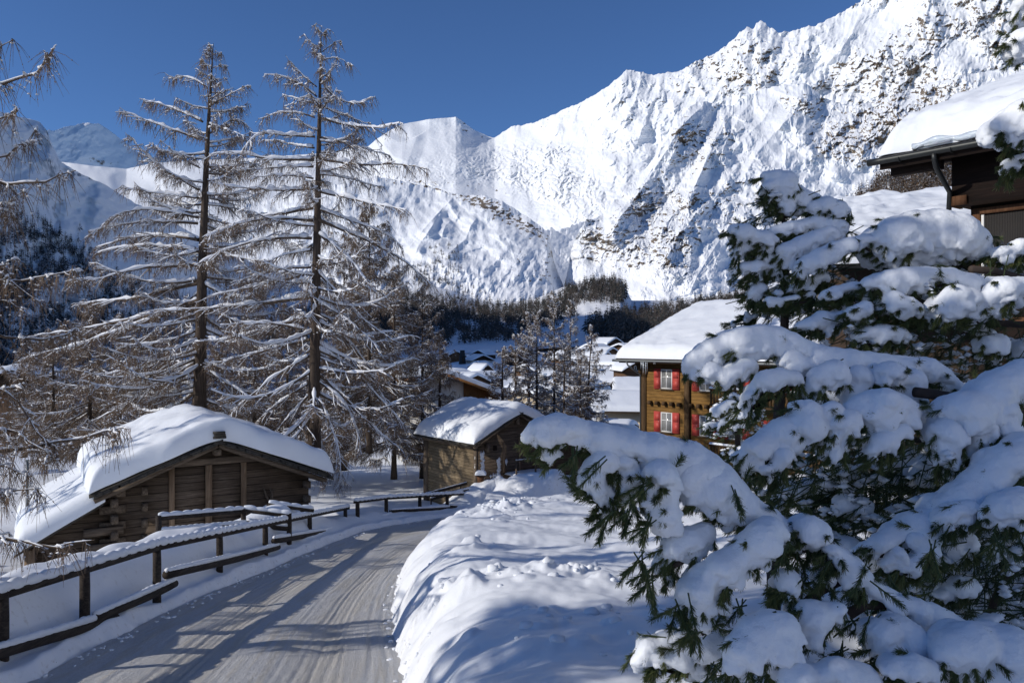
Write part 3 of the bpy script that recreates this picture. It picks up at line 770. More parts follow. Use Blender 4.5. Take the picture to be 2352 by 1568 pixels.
def tree_soup(B, H, wid, tiers, blades, seed):
    """spiky conifers: a stem blade and rings of drooping leaf blades, material 0/1/2 per triangle"""
    r = np.random.default_rng(seed); N = len(B)
    V = []; Tm = []
    up = np.array([0, 0, 1.])
    a = r.uniform(0, 6.28, N)
    w = .018 * H; wv = r.uniform(.65, 1.6, N)
    for k in range(2):
        d = np.stack([np.cos(a + k * 1.57), np.sin(a + k * 1.57), 0 * a], -1)
        V.append(np.stack([B - d * w[:, None] - up * .6, B + d * w[:, None] - up * .6, B + up * (H * 1.0)[:, None]], 1)); Tm.append(np.zeros(N, int))
    for i in range(tiers):
        f = (i + .35 + .4 * r.random(N)) / tiers
        z = H * (.12 + .84 * f); rad = wid * wv * (1.05 - f) ** .85 * r.uniform(.75, 1.25, N)
        for j in range(blades):
            an = a + 6.28 * (j + .7 * r.random(N)) / blades + i
            d = np.stack([np.cos(an), np.sin(an), 0 * an], -1); sd = np.stack([-np.sin(an), np.cos(an), 0 * an], -1)
            hw = (rad * r.uniform(.28, .5, N))[:, None]
            tip = B + d * (rad * r.uniform(.7, 1.2, N))[:, None] + up * (z - rad * r.uniform(.05, .5, N))[:, None]
            c0 = B + up * (z + rad * .35)[:, None]
            V.append(np.stack([c0, tip - sd * hw - up * .1, tip + sd * hw * .4], 1)); Tm.append(np.where(r.random(N) < .26, 2, np.where(wv < 1.05, 0, 1)))
    V = np.concatenate(V, 0); Tm = np.concatenate(Tm)
    return V.reshape(-1, 3), np.arange(len(V) * 3).reshape(-1, 3), Tm
def forest(name, label, areas, mats, seed, tiers=6, blades=5, hr=(9, 16), slim=.2):
    r = np.random.default_rng(seed); Bs = []
    for (sh, poly, n, clump) in areas:
        p = np.array(poly); lo = p.min(0); hi = p.max(0)
        x = r.uniform(lo[0], hi[0], n); y = r.uniform(lo[1], hi[1], n)
        m = inside(x + r.normal(0, 14, n), y + r.normal(0, 4.5, n), poly)
        if clump: m &= (fbm(x / 38., y / 16., 3, seed + 5) + r.uniform(-.25, .25, n)) > clump - 1
        b, ok = on_sheet(sh, x[m], y[m]); Bs.append(b[ok])
    B = np.concatenate(Bs); H = r.uniform(hr[0], hr[1], len(B))
    V, T, Tm = tree_soup(B, H, H * slim, tiers, blades, seed)
    o = mesh_np(name, V, tris=T, mats=mats, mat_idx=Tm)
    return tag(o, label, None, None, 'stuff')
forest('forest', 'dark larch and spruce forest on the shaded left slope',
       [('mountain.005' if False else 'lft', [(-60, 540), (30, 490), (110, 520), (165, 560), (205, 595), (235, 630), (330, 665), (480, 690), (640, 715), (760, 740), (760, 800), (640, 900), (-60, 930)], 9000, .42),
        ('lft', [(100, 520), (330, 560), (620, 680), (700, 720), (300, 690)], 420, 1.1)] , [M['wood_bare'], M['wood_dark'], M['wood_snow']], 3, hr=(9, 17))
forest('forest', 'larch forest belts across the shaded valley rise',
       [('val', [(640, 720), (870, 690), (940, 680), (1050, 690), (1160, 704), (1240, 694), (1300, 668), (1340, 655), (1330, 700), (1250, 745), (1100, 735), (900, 760), (640, 800)], 5200, .5),
        ('val', [(800, 720), (1060, 715), (1330, 690), (1300, 740), (1180, 785), (1060, 790), (800, 820)], 3600, .95),
        ('val', [(1296, 664), (1340, 652), (1425, 642), (1438, 665), (1420, 700), (1330, 690)], 800, .6),
        ('val', [(1330, 766), (1380, 742), (1450, 722), (1500, 712), (1600, 696), (1720, 676), (1800, 690), (1800, 820), (1600, 830), (1420, 790)], 4200, .3),
        ('mor', [(860, 640), (960, 600), (1040, 610), (1060, 650), (1120, 690), (900, 720)], 700, .95), ('mor', [(980, 560), (1060, 560), (1070, 600), (1000, 620)], 90, 0)],
       [M['wood_bare'], M['wood_dark'], M['wood_bare']], 11, hr=(10, 19))
forest('forest', 'brown bare larch wood under the dark eaves', [('brn', [(1930, 520), (1965, 460), (2030, 412), (2120, 378), (2250, 330), (2300, 520)], 2600, 0)],
       [M['wood_brown'], M['wood_brown'], M['wood_snow']], 19, tiers=7, blades=4, hr=(7, 12), slim=.15)
# ------------------------------------------------------------------ wood, stone and glass
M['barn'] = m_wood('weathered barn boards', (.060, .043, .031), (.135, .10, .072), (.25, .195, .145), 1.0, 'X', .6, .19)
M['barn_y_sunlit'] = m_wood('weathered barn boards sunlit tone', (.10, .075, .048), (.25, .19, .12), (.43, .335, .22), 1.0, 'Y', .6, .19)  # lighter boards: sunshine on the side wall is put into the colour
M['barn_trim'] = m_wood('barn trim', (.11, .07, .045), (.22, .15, .095), (.34, .25, .165), 1.0, 'Z', .5)
M['beam'] = m_wood('old beam', (.055, .040, .030), (.115, .088, .066), (.20, .16, .12), 1.0, 'X', .5)
M['beam_y'] = m_wood('old beam lengthwise', (.055, .040, .030), (.115, .088, .066), (.21, .17, .125), 1.0, 'Y', .5)
M['fence'] = m_wood('fence wood', (.022, .018, .016), (.045, .036, .030), (.085, .070, .058), 1.0, 'Y', .5)
M['chalet'] = m_wood('honey larch boards', (.095, .048, .013), (.205, .112, .033), (.31, .18, .06), .8, 'X', .35, .2)
M['chalet_dark'] = m_wood('dark chalet beam', (.035, .022, .012), (.075, .045, .022), (.12, .075, .04), 1.0, 'Z', .4)
M['brown_wall'] = m_wood('brown boards', (.13, .060, .022), (.20, .098, .038), (.27, .14, .06), 1.0, 'Z', .3)
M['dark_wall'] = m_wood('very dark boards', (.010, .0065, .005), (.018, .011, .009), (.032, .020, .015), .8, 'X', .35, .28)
M['red_frame'] = m_wood('red brown frame', (.06, .028, .014), (.11, .052, .026), (.17, .085, .045), 1.0, 'Z', .3)
M['slate'] = m_plain('stone roof slabs', (.055, .050, .043), .85, .4, 9, .2, 0, .6)
M['plaster'] = m_plain('white plaster', (.66, .64, .60), .85, .08, 2, .2)
M['cream'] = m_plain('cream plaster', (.60, .50, .36), .85, .08, 2, .2)
M['pink'] = m_plain('pinkish plaster', (.42, .33, .30), .85, .08, 2, .2)
M['village_wood'] = m_plain('village timber', (.11, .062, .034), .85, .35, 3, .2)
M['village_dark'] = m_plain('village dark timber', (.045, .030, .022), .85, .35, 3, .2)
M['metal'] = m_plain('dark gutter metal', (.035, .037, .036), .45, .15, 12, .5, .6)
M['zinc'] = m_plain('zinc gutter', (.16, .17, .17), .5, .2, 12, .5, .5)
M['concrete'] = m_plain('concrete', (.35, .33, .30), .9, .15, 8, .2)
M['window_white'] = m_plain('white window paint', (.72, .72, .70), .5, .05, 8, .4)
M['tower'] = m_plain('dark tower cladding', (.035, .036, .038), .8, .25, .6, .2)
def m_red():
    def f(nt, b):
        b.inputs['Roughness'].default_value = .6
        co = coords(nt); n = noise(nt, 5, 5, .7, co); n2 = noise(nt, 2, 3, .6, co)
        c = mixc(nt, n2.outputs['Fac'], (.36, .035, .028), (.50, .07, .05))
        c = mixc(nt, ramp_f(nt, n.outputs['Fac'], .64, .70), c, (.50, .40, .36))
        nt.links.new(c, b.inputs['Base Color']); bump(nt, b, n.outputs['Fac'], .2, .01)
    return mat('peeling red shutter paint', f)
M['red'] = m_red()
def m_glass(name, col=(.018, .02, .024), streaked=False, lo=(.11, .115, .12), hi=(.34, .34, .33)):
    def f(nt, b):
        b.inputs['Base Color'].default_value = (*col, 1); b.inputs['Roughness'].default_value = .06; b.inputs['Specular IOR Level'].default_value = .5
        if streaked:
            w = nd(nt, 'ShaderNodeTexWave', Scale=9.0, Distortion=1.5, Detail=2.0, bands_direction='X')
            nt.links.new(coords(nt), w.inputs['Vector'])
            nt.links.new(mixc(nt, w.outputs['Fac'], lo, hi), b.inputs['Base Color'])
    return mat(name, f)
M['glass'] = m_glass('dark window glass'); M['streaked'] = m_glass('curtained window', streaked=True); M['pane_reflect'] = m_glass('pane with painted reflections', streaked=True, lo=(.020, .019, .020), hi=(.048, .045, .042))  # last one: streaky reflections painted into the pane colour
def m_ice():
    def f(nt, b):
        b.inputs['Base Color'].default_value = (.80, .86, .90, 1); b.inputs['Roughness'].default_value = .12
        b.inputs['Transmission Weight'].default_value = .55; b.inputs['IOR'].default_value = 1.31
        n = noise(nt, 12, 3, .6, coords(nt)); bump(nt, b, n.outputs['Fac'], .3, .02)
    return mat('roof ice', f)
M['ice'] = m_ice()

# ------------------------------------------------------------------ builders
def roof_snow(parent, x0, x1, y0, y1, zfun, thick, rx=.3, ry=.3, step=.12, seed=1, lump=.05, name='roof_snow', material=None, over=.04, crumble=0.0):
    """a rounded blanket of snow over a roof surface z = zfun(x)"""
    x0 -= over; x1 += over; y0 -= over; y1 += over
    nx = max(8, int((x1 - x0) / step)); ny = max(8, int((y1 - y0) / step))
    def ease(n):                         # denser near the edges
        u = np.linspace(0, 1, n); return u - .13 * np.sin(2 * math.pi * u)
    xs = x0 + (x1 - x0) * ease(nx); ys = y0 + (y1 - y0) * ease(ny)
    Y, X = np.meshgrid(ys, xs, indexing='ij')
    wob = .5 + .5 * pn2(X * 1.7, Y * 1.7, seed + 9)
    ex = np.clip(np.minimum(X - x0, x1 - X) / (rx * (1 + crumble * wob)), 0, 1); ey = np.clip(np.minimum(Y - y0, y1 - Y) / ry, 0, 1)
    e = np.sqrt(np.clip(1 - (1 - ex) ** 2, 0, 1)) * np.sqrt(np.clip(1 - (1 - ey) ** 2, 0, 1))
    nz = lump * (fbm(X * .9 + seed, Y * .9, 3, seed) * .7 + .35 * pn2(X * 3.2, Y * 3.2, seed + 3))
    if crumble: nz = nz + crumble * .08 * ridged(X * 4, Y * 4, 3, seed + 5) * (1 - ex)
    Zt = zfun(X) + .01 + (thick + nz) * e
    wobx = lump * .8 * pn2(Y * 1.3, X * 0 + seed, seed + 12) * (1 - ex)
    woby = lump * .8 * pn2(X * 1.3, Y * 0 + seed, seed + 13) * (1 - ey)
    top = np.stack([X + wobx, Y + woby, Zt], -1)
    bot = np.stack([X + wobx, Y + woby, zfun(X) + .012 - .02 * (1 - e)], -1)
    n = nx * ny; idx = np.arange(n).reshape(ny, nx)
    q = np.stack([idx[:-1, :-1], idx[:-1, 1:], idx[1:, 1:], idx[1:, :-1]], -1).reshape(-1, 4)
    per = np.concatenate([idx[0, :], idx[1:, -1], idx[-1, -2::-1], idx[-2:0:-1, 0]])
    side = np.stack([per, per + n, np.roll(per, -1) + n, np.roll(per, -1)], -1)
    return mesh_np(name, np.concatenate([top.reshape(-1, 3), bot.reshape(-1, 3)]), np.concatenate([q, q[:, ::-1] + n, side]), mats=material or M['snow_roof'], smooth=True, parent=parent)

def gable(mb, w0, w1, y, h0, ridge_x, ridge_z, h1, t):
    """gable wall of thickness t standing at y (front) from z=0"""
    pts = [(w0, y, -1.2), (w1, y, -1.2), (w1, y, h1), (ridge_x, y, ridge_z), (w0, y, h0)]
    return mb.prism(pts, (0, t, 0))

def window(parent, x, z, w, h, y=0.0, facing='-y', frame=None, glass=None, shutters=None, mull=(1, 2), dep=.05, sill=True):
    """window with its pane in local wall coordinates; facing -y or -x"""
    fr = frame or M['window_white']
    def bx(mb, a0, a1, d0, d1, z0, z1):
        if facing == '-y': mb.box(a0, a1, y + d0, y + d1, z0, z1)
        else: mb.box(y + d0, y + d1, a0, a1, z0, z1)
    m = MB(); f = .055
    bx(m, x - w / 2, x - w / 2 + f, -dep, .03, z, z + h); bx(m, x + w / 2 - f, x + w / 2, -dep, .03, z, z + h)
    bx(m, x - w / 2 + f, x + w / 2 - f, -dep, .03, z, z + f); bx(m, x - w / 2 + f, x + w / 2 - f, -dep, .03, z + h - f, z + h)
    for i in range(mull[0]):
        c = x - w / 2 + w * (i + 1) / (mull[0] + 1); bx(m, c - .025, c + .025, -dep + .004, .02, z + f, z + h - f)
    for j in range(mull[1]):
        c = z + h * (j + 1) / (mull[1] + 1) + (h * .1 if mull[1] == 1 else 0)
        bx(m, x - w / 2 + f, x - .026, -dep + .008, .018, c - .018, c + .018); bx(m, x + .026, x + w / 2 - f, -dep + .008, .018, c - .018, c + .018)
    o = m.build('window', fr, parent)
    g = MB(); bx(g, x - w / 2 + f + .001, x + w / 2 - f - .001, -dep + .025, -dep + .031, z + f + .001, z + h - f - .001); g.build('pane', glass or M['glass'], o)
    if sill:
        s = MB(); bx(s, x - w / 2 - .08, x + w / 2 + .08, -dep - .07, .02, z - .06, z - .002); s.build('sill', M['beam'], o)
    if shutters:
        for sx in (-1, 1):
            s = MB(); a = x + sx * (w / 2 + .03); b = a + sx * .5; a, b = min(a, b), max(a, b)
            bx(s, a, b, -dep - .02, -.005, z - .03, z + h + .03)
            for q in (.05, .52): bx(s, a + .06, b - .06, -dep - .036, -dep - .021, z + h * q + .05, z + h * (q + .42))
            s.build('shutter', shutters, o)
    return o

def slab(mb, a, b, c, d, t):
    """roof slab from four upper corners, thickness t downwards"""
    up = [np.array(p, float) for p in (a, b, c, d)]
    lo = [p - np.array((0, 0, t)) for p in up]
    return mb.hexa(lo + up)

# ------------------------------------------------------------------ the two old barns
def logs_corner(parent, x, y, z0, z1, prot, step=.19, w=.15, both=True, material=None):
    m = MB(); k = 0; z = z0
    while z < z1:
        if k % 2 == 0: m.box(x - w / 2, x + w / 2, y - prot, y + .25, z, z + step * .93)
        elif both: m.box(x - prot, x + .25, y - .02, y + w - .02, z, z + step * .93)
        z += step; k += 1
    return m.build('log_ends', material or M['beam_y'], parent)

def barn_left():
    rz = math.atan2(.51, .86)
    b = empty('barn', (-11.1, 29.79, -9.15), 'old dark timber barn with double doors under a thick snow roof beside the fence', 'barn', None, rz)
    b.scale = (1.5, 1.5, 1.5)                  # drawn at two thirds of full size
    he, hr, W, L = 2.62, 3.72, 2.8, 5.6
    zf = lambda x: hr + .06 - (hr - he) / W * np.sqrt(np.asarray(x) ** 2 + .05)
    m = MB(); gable(m, -2.35, 2.35, 0, he + .08, 0, hr - .1, he + .08, .18); w = m.build('gable_wall', M['barn'], b)
    m = MB(); m.box(-2.35, -2.17, .181, 4.9, -1.2, he + .05); m.box(2.17, 2.35, .181, 4.9, -1.2, he + .05); m.build('side_wall', M['barn_y_sunlit'], b)
    m = MB(); gable(m, -2.35, 2.35, 4.901, he + .08, 0, hr - .1, he + .08, .18); m.build('back_wall', M['barn'], b)
    r = MB()
    for sx in (-1, 1):
        e = [(sx * W, -.5, he), (sx * W, L - .4, he), (0, L - .4, hr), (0, -.5, hr)]
        if sx > 0: e = [e[1], e[0], e[3], e[2]]
        slab(r, *e, .07)
    rf = r.build('roof', M['slate'], b)
    random.seed(5)
    # ragged stone slabs showing along the front edge
    m = MB()
    for sx in (-1, 1):
        t = .02
        while t < 1:
            x = sx * W * t; z = hr - (hr - he) * t
            lw = random.uniform(.16, .34); p = random.uniform(.02, .09)
            sl = -(hr - he) / W * sx
            for lay in range(2):
                a = lw * random.uniform(.7, 1.1)
                m.hexa([(x - a / 2, -.5 - p, z - a / 2 * sl - .045 * lay - .075), (x + a / 2, -.5 - p, z + a / 2 * sl - .045 * lay - .075), (x + a / 2, -.42, z + a / 2 * sl - .045 * lay - .075), (x - a / 2, -.42, z - a / 2 * sl - .045 * lay - .075),
                        (x - a / 2, -.5 - p, z - a / 2 * sl - .045 * lay - .035), (x + a / 2, -.5 - p, z + a / 2 * sl - .045 * lay - .035), (x + a / 2, -.42, z + a / 2 * sl - .045 * lay - .035), (x - a / 2, -.42, z - a / 2 * sl - .045 * lay - .035)])
            t += lw * .8 / W
    m.build('roof_slab_edge', M['slate'], rf)
    m = MB()
    for k in range(3): m.box(-.15 + .02 * (k % 2), .15 - .015 * k, -.60 - .02 * (k % 3), -.3, hr + .02 + .06 * k, hr + .072 + .06 * k)
    m.build('ridge_stones', M['slate'], rf)
    m = MB()
    for sx in (-1, 1):
        m.beam((sx * (W - .1), -.36, he - .16), (sx * .02, -.36, hr - .17), .1, .17, (0, -1, 0))
        m.beam((sx * (W - .1), -.08, he - .2), (sx * .02, -.08, hr - .2), .1, .2, (0, -1, 0))
    m.build('rafter', M['beam'], b)
    m = MB(); m.beam((0, -.40, hr - .34), (0, 5, hr - .34), .14, .15); m.build('ridge_beam', M['beam_y'], b)
    roof_snow(b, -W, W, -.50, L - .4, zf, .50, .26, .15, .08, 3, .13)
    # double door
    for x0, x1 in ((-.95, -.25), (-.09, .60)):
        m = MB(); m.box(x0, x1, -.05, -.004, .6, 2.98)
        m.build('door', M['barn'], b)
    m = MB(); m.box(-1.08, -.955, -.12, -.003, .6, 3.05); m.box(-.245, -.095, -.13, -.003, .6, 3.05); m.box(.605, .73, -.12, -.003, .6, 3.05); m.build('door_post', M['barn_trim'], b)
    m = MB(); m.box(-1.2, 1.35, -.10, -.003, 3.055, 3.22); m.build('lintel', M['beam'], b)
    logs_corner(b, -2.27, -.02, -.4, 2.5, .30); logs_corner(b, 2.27, -.02, -.4, 2.5, .2, both=False)
    logs_corner(b, -1.62, -.02, -.2, 2.75, .16, w=.13, both=False)
    m = MB()
    for z, l in ((.95, .55), (1.62, .62), (1.25, .5)): m.box(-2.9, -2.9 + l + .2, -.22, -.06, z, z + .17)
    m.build('beam_end', M['beam'], b)
    m = MB(); m.box(-2.52, -2.44, -.55, -.47, -.6, 1.2); m.build('corner_post', M['barn_trim'], b)
    # twisted root hung on the wall
    m = MB(); c = 1.35
    m.tube([(c, -.06, 1.2), (c + .06, -.1, 1.6), (c - .02, -.1, 1.95), (c + .05, -.08, 2.3)], [.03, .045, .04, .02], 6)
    m.tube([(c, -.1, 1.9), (c - .12, -.1, 2.15), (c - .2, -.08, 2.4)], [.03, .03, .012], 6)
    m.tube([(c + .02, -.1, 1.95), (c + .02, -.13, 2.2), (c - .05, -.1, 2.38)], [.03, .025, .01], 6)
    m.build('root_ornament', M['beam'], b, True)
    # lean-to on the left
    zl = lambda x: 2.42 + (np.asarray(x) + 2.5) * .56
    r = MB(); slab(r, (-4.25, -.35, float(zl(-4.25))), (-4.25, 4.6, float(zl(-4.25))), (-2.5, 4.6, float(zl(-2.5))), (-2.5, -.35, float(zl(-2.5))), .07)
    lr = r.build('lean_to_roof', M['slate'], b)
    roof_snow(lr, -4.25, -2.5, -.35, 4.6, zl, .40, .25, .25, .09, 8, .05)
    m = MB(); m.prism([(-3.95, .12, -1.2), (-2.36, .12, -1.2), (-2.36, .12, 2.4), (-3.95, .12, 1.52)], (0, .15, 0)); m.box(-3.95, -3.8, .271, 4.4, -1.2, 1.5); m.build('lean_to_wall', M['barn'], b)
    m = MB(); m.box(-4.06, -3.86, -.18, .08, -1.2, 1.45); m.build('lean_to_post', M['barn_trim'], b)
    return b
barn_left()

def barn_mid():
    rz = math.atan2(.6, .8)
    g = np.array((.8, .6)); rd = np.array((-.6, .8))
    o = np.array((-2.16, 45.0)) + g * 3.4 + rd * .45
    b = empty('barn', (o[0], o[1], -8.9), 'small weathered barn with a sunlit board side wall and rounded snow roof at the bend', 'barn', None, rz)
    he, hr, W, L = 3.04, 4.72, 3.4, 6.6
    zf = lambda x: hr + .08 - (hr - he) / W * np.sqrt(np.asarray(x) ** 2 + .12)
    m = MB(); gable(m, -2.95, 2.95, 0, he + .1, 0, hr - .12, he + .1, .18); m.build('gable_wall', M['barn'], b)
    m = MB(); m.box(-2.95, -2.77, .181, 5.7, -1.2, he + .12); m.box(2.77, 2.95, .181, 5.7, -1.2, he + .12); m.build('side_wall', M['barn_y_sunlit'], b)
    m = MB(); gable(m, -2.95, 2.95, 5.701, he + .1, 0, hr - .12, he + .1, .18); m.build('back_wall', M['barn'], b)
    r = MB()
    for sx in (-1, 1):
        e = [(sx * W, -.45, he), (sx * W, L - .4, he), (0, L - .4, hr), (0, -.45, hr)]
        if sx > 0: e = [e[1], e[0], e[3], e[2]]
        slab(r, *e, .08)
    rf = r.build('roof', M['slate'], b)
    random.seed(9); m = MB()
    for k in range(60):
        sx = random.choice((-1, 1)); t = random.random(); x = sx * W * t; z = hr - (hr - he) * t - .06; a = random.uniform(.2, .4); s = -(hr - he) / W * sx * a / 2
        p = random.uniform(.0, .1)
        m.hexa([(x - a / 2, -.45 - p, z - s - .03), (x + a / 2, -.45 - p, z + s - .03), (x + a / 2, -.38, z + s - .03), (x - a / 2, -.38, z - s - .03), (x - a / 2, -.45 - p, z - s + .02), (x + a / 2, -.45 - p, z + s + .02), (x + a / 2, -.38, z + s + .02), (x - a / 2, -.38, z - s + .02)])
    for k in range(26):
        y = random.uniform(-.4, L - .6); a = random.uniform(.25, .5); p = random.uniform(.02, .14); z = he - .05 + random.uniform(-.02, .03)
        m.box(-W - p, -W + .15, y, y + a, z - .05, z + .02)
    m.build('roof_slab_edge', M['slate'], rf)
    m = MB()
    for sx in (-1, 1): m.beam((sx * (W - .12), -.3, he - .18), (sx * .02, -.3, hr - .2), .1, .18, (0, -1, 0))
    m.build('rafter', M['beam'], b)
    m = MB(); m.box(-3.04, -2.9, -.08, 5.9, he - .32, he - .05); m.build('wall_plate', M['beam_y'], b)
    m = MB(); m.box(-3.02, -2.86, -.1, .16, -1.2, he - .33); m.build('corner_post', M['beam'], b)
    m = MB(); m.box(-3.0, -2.84, 5.3, 5.78, -1.2, he - .33); m.build('corner_post', M['beam'], b)
    roof_snow(b, -W, W, -.43, L - .4, zf, .66, .55, .5, .11, 14, .09, crumble=.35)
    m = MB(); m.box(-2.35, -2.2, -.36, 0, he - .5, he - .05); m.build('purlin_end', M['beam_y'], b)
    m = MB(); m.box(-.14, .02, -.28, 0, hr - .75, hr - .3); m.build('ridge_beam', M['beam_y'], b)
    m = MB(); m.box(.1, .22, -.09, -.003, -.6, hr - 1.5); m.box(-1.05, -.93, -.08, -.003, 1.2, hr - 1.75); m.build('wall_post', M['barn_trim'], b)
    for x in (-1.75, 1.0):
        m = MB(); m.box(x, x + .28, -.012, -.002, 2.55, 2.83); m.build('wall_opening', M['dark_wall'], b)
    # snow stuck to the boards
    random.seed(3)
    def patch(parent, cx, cz, w, h, n):
        m = MB()
        for k in range(n):
            x = cx + random.uniform(-w, w); z = cz + random.uniform(-h, h); a = random.uniform(.04, .12); c = random.uniform(.06, .2)
            V, T = octas(np.array([[x, -.012, z]]), np.array([[a, .02, c]])); m.add(V, (), T)
        m.build('wall_snow', M['snow'], parent)
    patch(b, -2.5, 1.75, .1, .75, 60); patch(b, -2.93, 1.7, .03, .8, 30); patch(b, -1.35, 1.5, .12, .6, 40); patch(b, -1.75, .85, .25, .3, 26); patch(b, -1.05, 1.85, .3, .12, 12)
    # small landing with railing
    pl = MB(); pl.box(-.9, 1.7, -1.15, -.01, 1.02, 1.1); p = pl.build('landing', M['beam'], b)
    roof_snow(p, -.88, 1.68, -1.13, -.03, lambda x: 1.1 + 0 * np.asarray(x), .13, .2, .2, .07, 21, .03)
    for x, z1 in ((-.86, 1.95), (.55, 2.0), (1.64, 2.05)):
        m = MB(); m.box(x - .04, x + .04, -1.13, -1.05, .5, z1); m.build('post', M['beam'], p)
    m = MB(); m.box(-.9, 1.7, -1.15, -1.04, 1.96, 2.04); m.build('handrail', M['beam'], p)
    s = MB(); k = np.linspace(-.9, 1.7, 40); s.tube(np.stack([k, k * 0 - 1.1, k * 0 + 2.06], -1), .035 + .012 * np.sin(k * 19), 6); s.build('rail_snow', M['snow'], p, True)
    m = MB(); m.beam((1.7, -.6, 1.05), (2.25, -.6, .1), .5, .06, (0, -1, 0)); m.build('steps', M['beam'], p)
    # wing on the right
    m = MB(); m.box(2.96, 6.2, .4, 5.2, -1.2, 2.7); m.build('wing_wall', M['barn'], b)
    m = MB(); m.box(2.97, 3.12, .26, .398, -1.2, 2.7); m.build('corner_post', M['beam'], b)
    r = MB(); slab(r, (2.9, -.1, 3.0), (6.5, -.1, 2.7), (6.5, 5.4, 2.7), (2.9, 5.4, 3.0), .08); wr = r.build('wing_roof', M['slate'], b)
    roof_snow(wr, 3.42, 6.5, -.1, 5.4, lambda x: 3.0 - (np.asarray(x) - 2.9) * .083, .5, .3, .3, .15, 23, .06)
barn_mid()

# ------------------------------------------------------------------ red shuttered chalet
def chalet():
    e = np.array((.64, -.77)); n_in = np.array((.77, .64))
    rz = math.atan2(-.77, .64)
    c0 = np.array((6.45, 50.0)) + n_in * 1.0
    b = empty('chalet', (c0[0], c0[1], -9.0), 'honey coloured timber chalet with red shutters and a thick snow roof', 'chalet', None, rz)
    Z = lambda z: z + 9.0
    x0, x1 = 1.38, 15.0
    m = MB(); m.box(x0, x1, 0, 14.2, -.8, Z(-1.0)); m.build('wall', M['chalet'], b)
    # gable end above the side wall
    m = MB(); m.prism([(x0, 0, Z(-.999)), (x0, 7.5, Z(1.9)), (x0, 14.2, Z(-.999))], (.2, 0, 0)); m.build('gable_wall', M['chalet'], b)
    pit = math.tan(R(22)); ze = Z(-1.12)
    r = MB(); slab(r, (0, -1.0, ze), (16, -1.0, ze), (16, 7.5, ze + 8.5 * pit), (0, 7.5, ze + 8.5 * pit), .1)
    slab(r, (16, 16, ze), (0, 16, ze), (0, 7.5, ze + 8.5 * pit), (16, 7.5, ze + 8.5 * pit), .1)
    rf = r.build('roof', M['chalet_dark'], b)
    zf = lambda y: ze + 8.5 * pit - pit * np.sqrt((np.asarray(y) - 7.5) ** 2 + .3) + .1
    # the blanket runs along x, so build it in a turned frame
    o = roof_snow(rf, -1.0, 16.0, -16, 0, zf, .62, .55, .5, .16, 31, .10, crumble=.4)
    o.rotation_euler = (0, 0, R(90))
    m = MB(); k = np.linspace(-.1, 16, 60); m.tube(np.stack([k, k * 0 - 1.08, k * 0 + ze - .06], -1), .075, 8); m.build('gutter', M['zinc'], rf)
    m = MB(); m.tube([(1.0, -1.05, ze - .1), (1.05, -.95, ze - .35), (1.25, -.4, ze - .75), (1.34, -.12, ze - .95), (1.34, -.1, 0)], .05, 8); m.build('downpipe', M['zinc'], rf)
    random.seed(2)
    for k in range(26):
        x = random.choice((random.uniform(2.2, 3.4), random.uniform(4, 15))); l = random.uniform(.08, .28) * (2.6 if 2.2 < x < 3.0 else 1)
        m = MB(); m.tube([(x, -1.1, ze - .12), (x, -1.1, ze - .12 - l)], [.022, .003], 5); m.build('icicle', M['ice'], rf)
    m = MB(); m.box(.35, 16, -1.0, -.06, ze - .20, ze - .11); m.build('soffit', M['chalet_dark'], rf)
    m = MB(); m.box(x0 - .06, x0 + .34, -.10, .3, -.8, Z(-1.25)); m.build('corner_post', M['chalet_dark'], b)
    m = MB(); m.prism([(x0 - .05, -.10, Z(-2.2)), (x0 + .35, -.10, Z(-2.2)), (x0 + .62, -.10, Z(-1.25)), (x0 - .55, -.10, Z(-1.25))], (0, .35, 0)); m.build('corner_bracket', M['chalet_dark'], b)
    for xx in (4.75, 9.2):
        m = MB(); m.box(xx, xx + .34, -.16, -.002, -.8, Z(-1.25)); m.build('corner_post', M['chalet_dark'], b)
    for xx in (3.34, 6.2, 8.2, 10.8, 13.2):
        for z in (-2.86, -5.46): window(b, xx, Z(z), .86, 1.18, 0, '-y', None, M['streaked'], M['red'], (1, 1), .06)
    for k in range(14):
        xx = 2.0 + k * .56 + (.3 if k > 4 else 0)
        m = MB(); m.box(xx, xx + .2, -.24, -.002, Z(-3.85), Z(-3.64)); m.build('beam_end', M['chalet_dark'], b)
    # balconies in the recess
    for z in (-3.6, -6.7):
        m = MB(); m.box(7.15, 15.0, -1.0, -.01, Z(z), Z(z) + .12); bal = m.build('balcony', M['chalet_dark'], b)
        m = MB()
        for k in range(40): m.box(7.2 + k * .195, 7.32 + k * .195, -1.0, -.95, Z(z) + .121, Z(z) + .9)
        m.box(7.15, 15, -1.03, -.93, Z(z) + .901, Z(z) + .99); m.build('balustrade', M['chalet_dark'], bal)
        roof_snow(bal, 7.2, 14.9, -1.02, -.93, lambda x: Z(z) + .99 + 0 * np.asarray(x), .09, .05, .05, .05, 5, .02)
    m = MB(); m.box(9.6, 10.5, 5.2, 6.1, ze + 2, ze + 4.2); m.build('chimney', M['cream'], rf)
    m = MB(); m.box(.0, 1.2, 2.0, 5.0, 2.2, 2.3)
    for k in range(16): m.box(.0, .05, 2.0 + k * .19, 2.11 + k * .19, 2.301, 3.2)
    for k in range(6): m.box(.06 + k * .19, .17 + k * .19, 2.0, 2.05, 2.301, 3.2)
    m.build('side_balcony', M['chalet_dark'], b)
chalet()

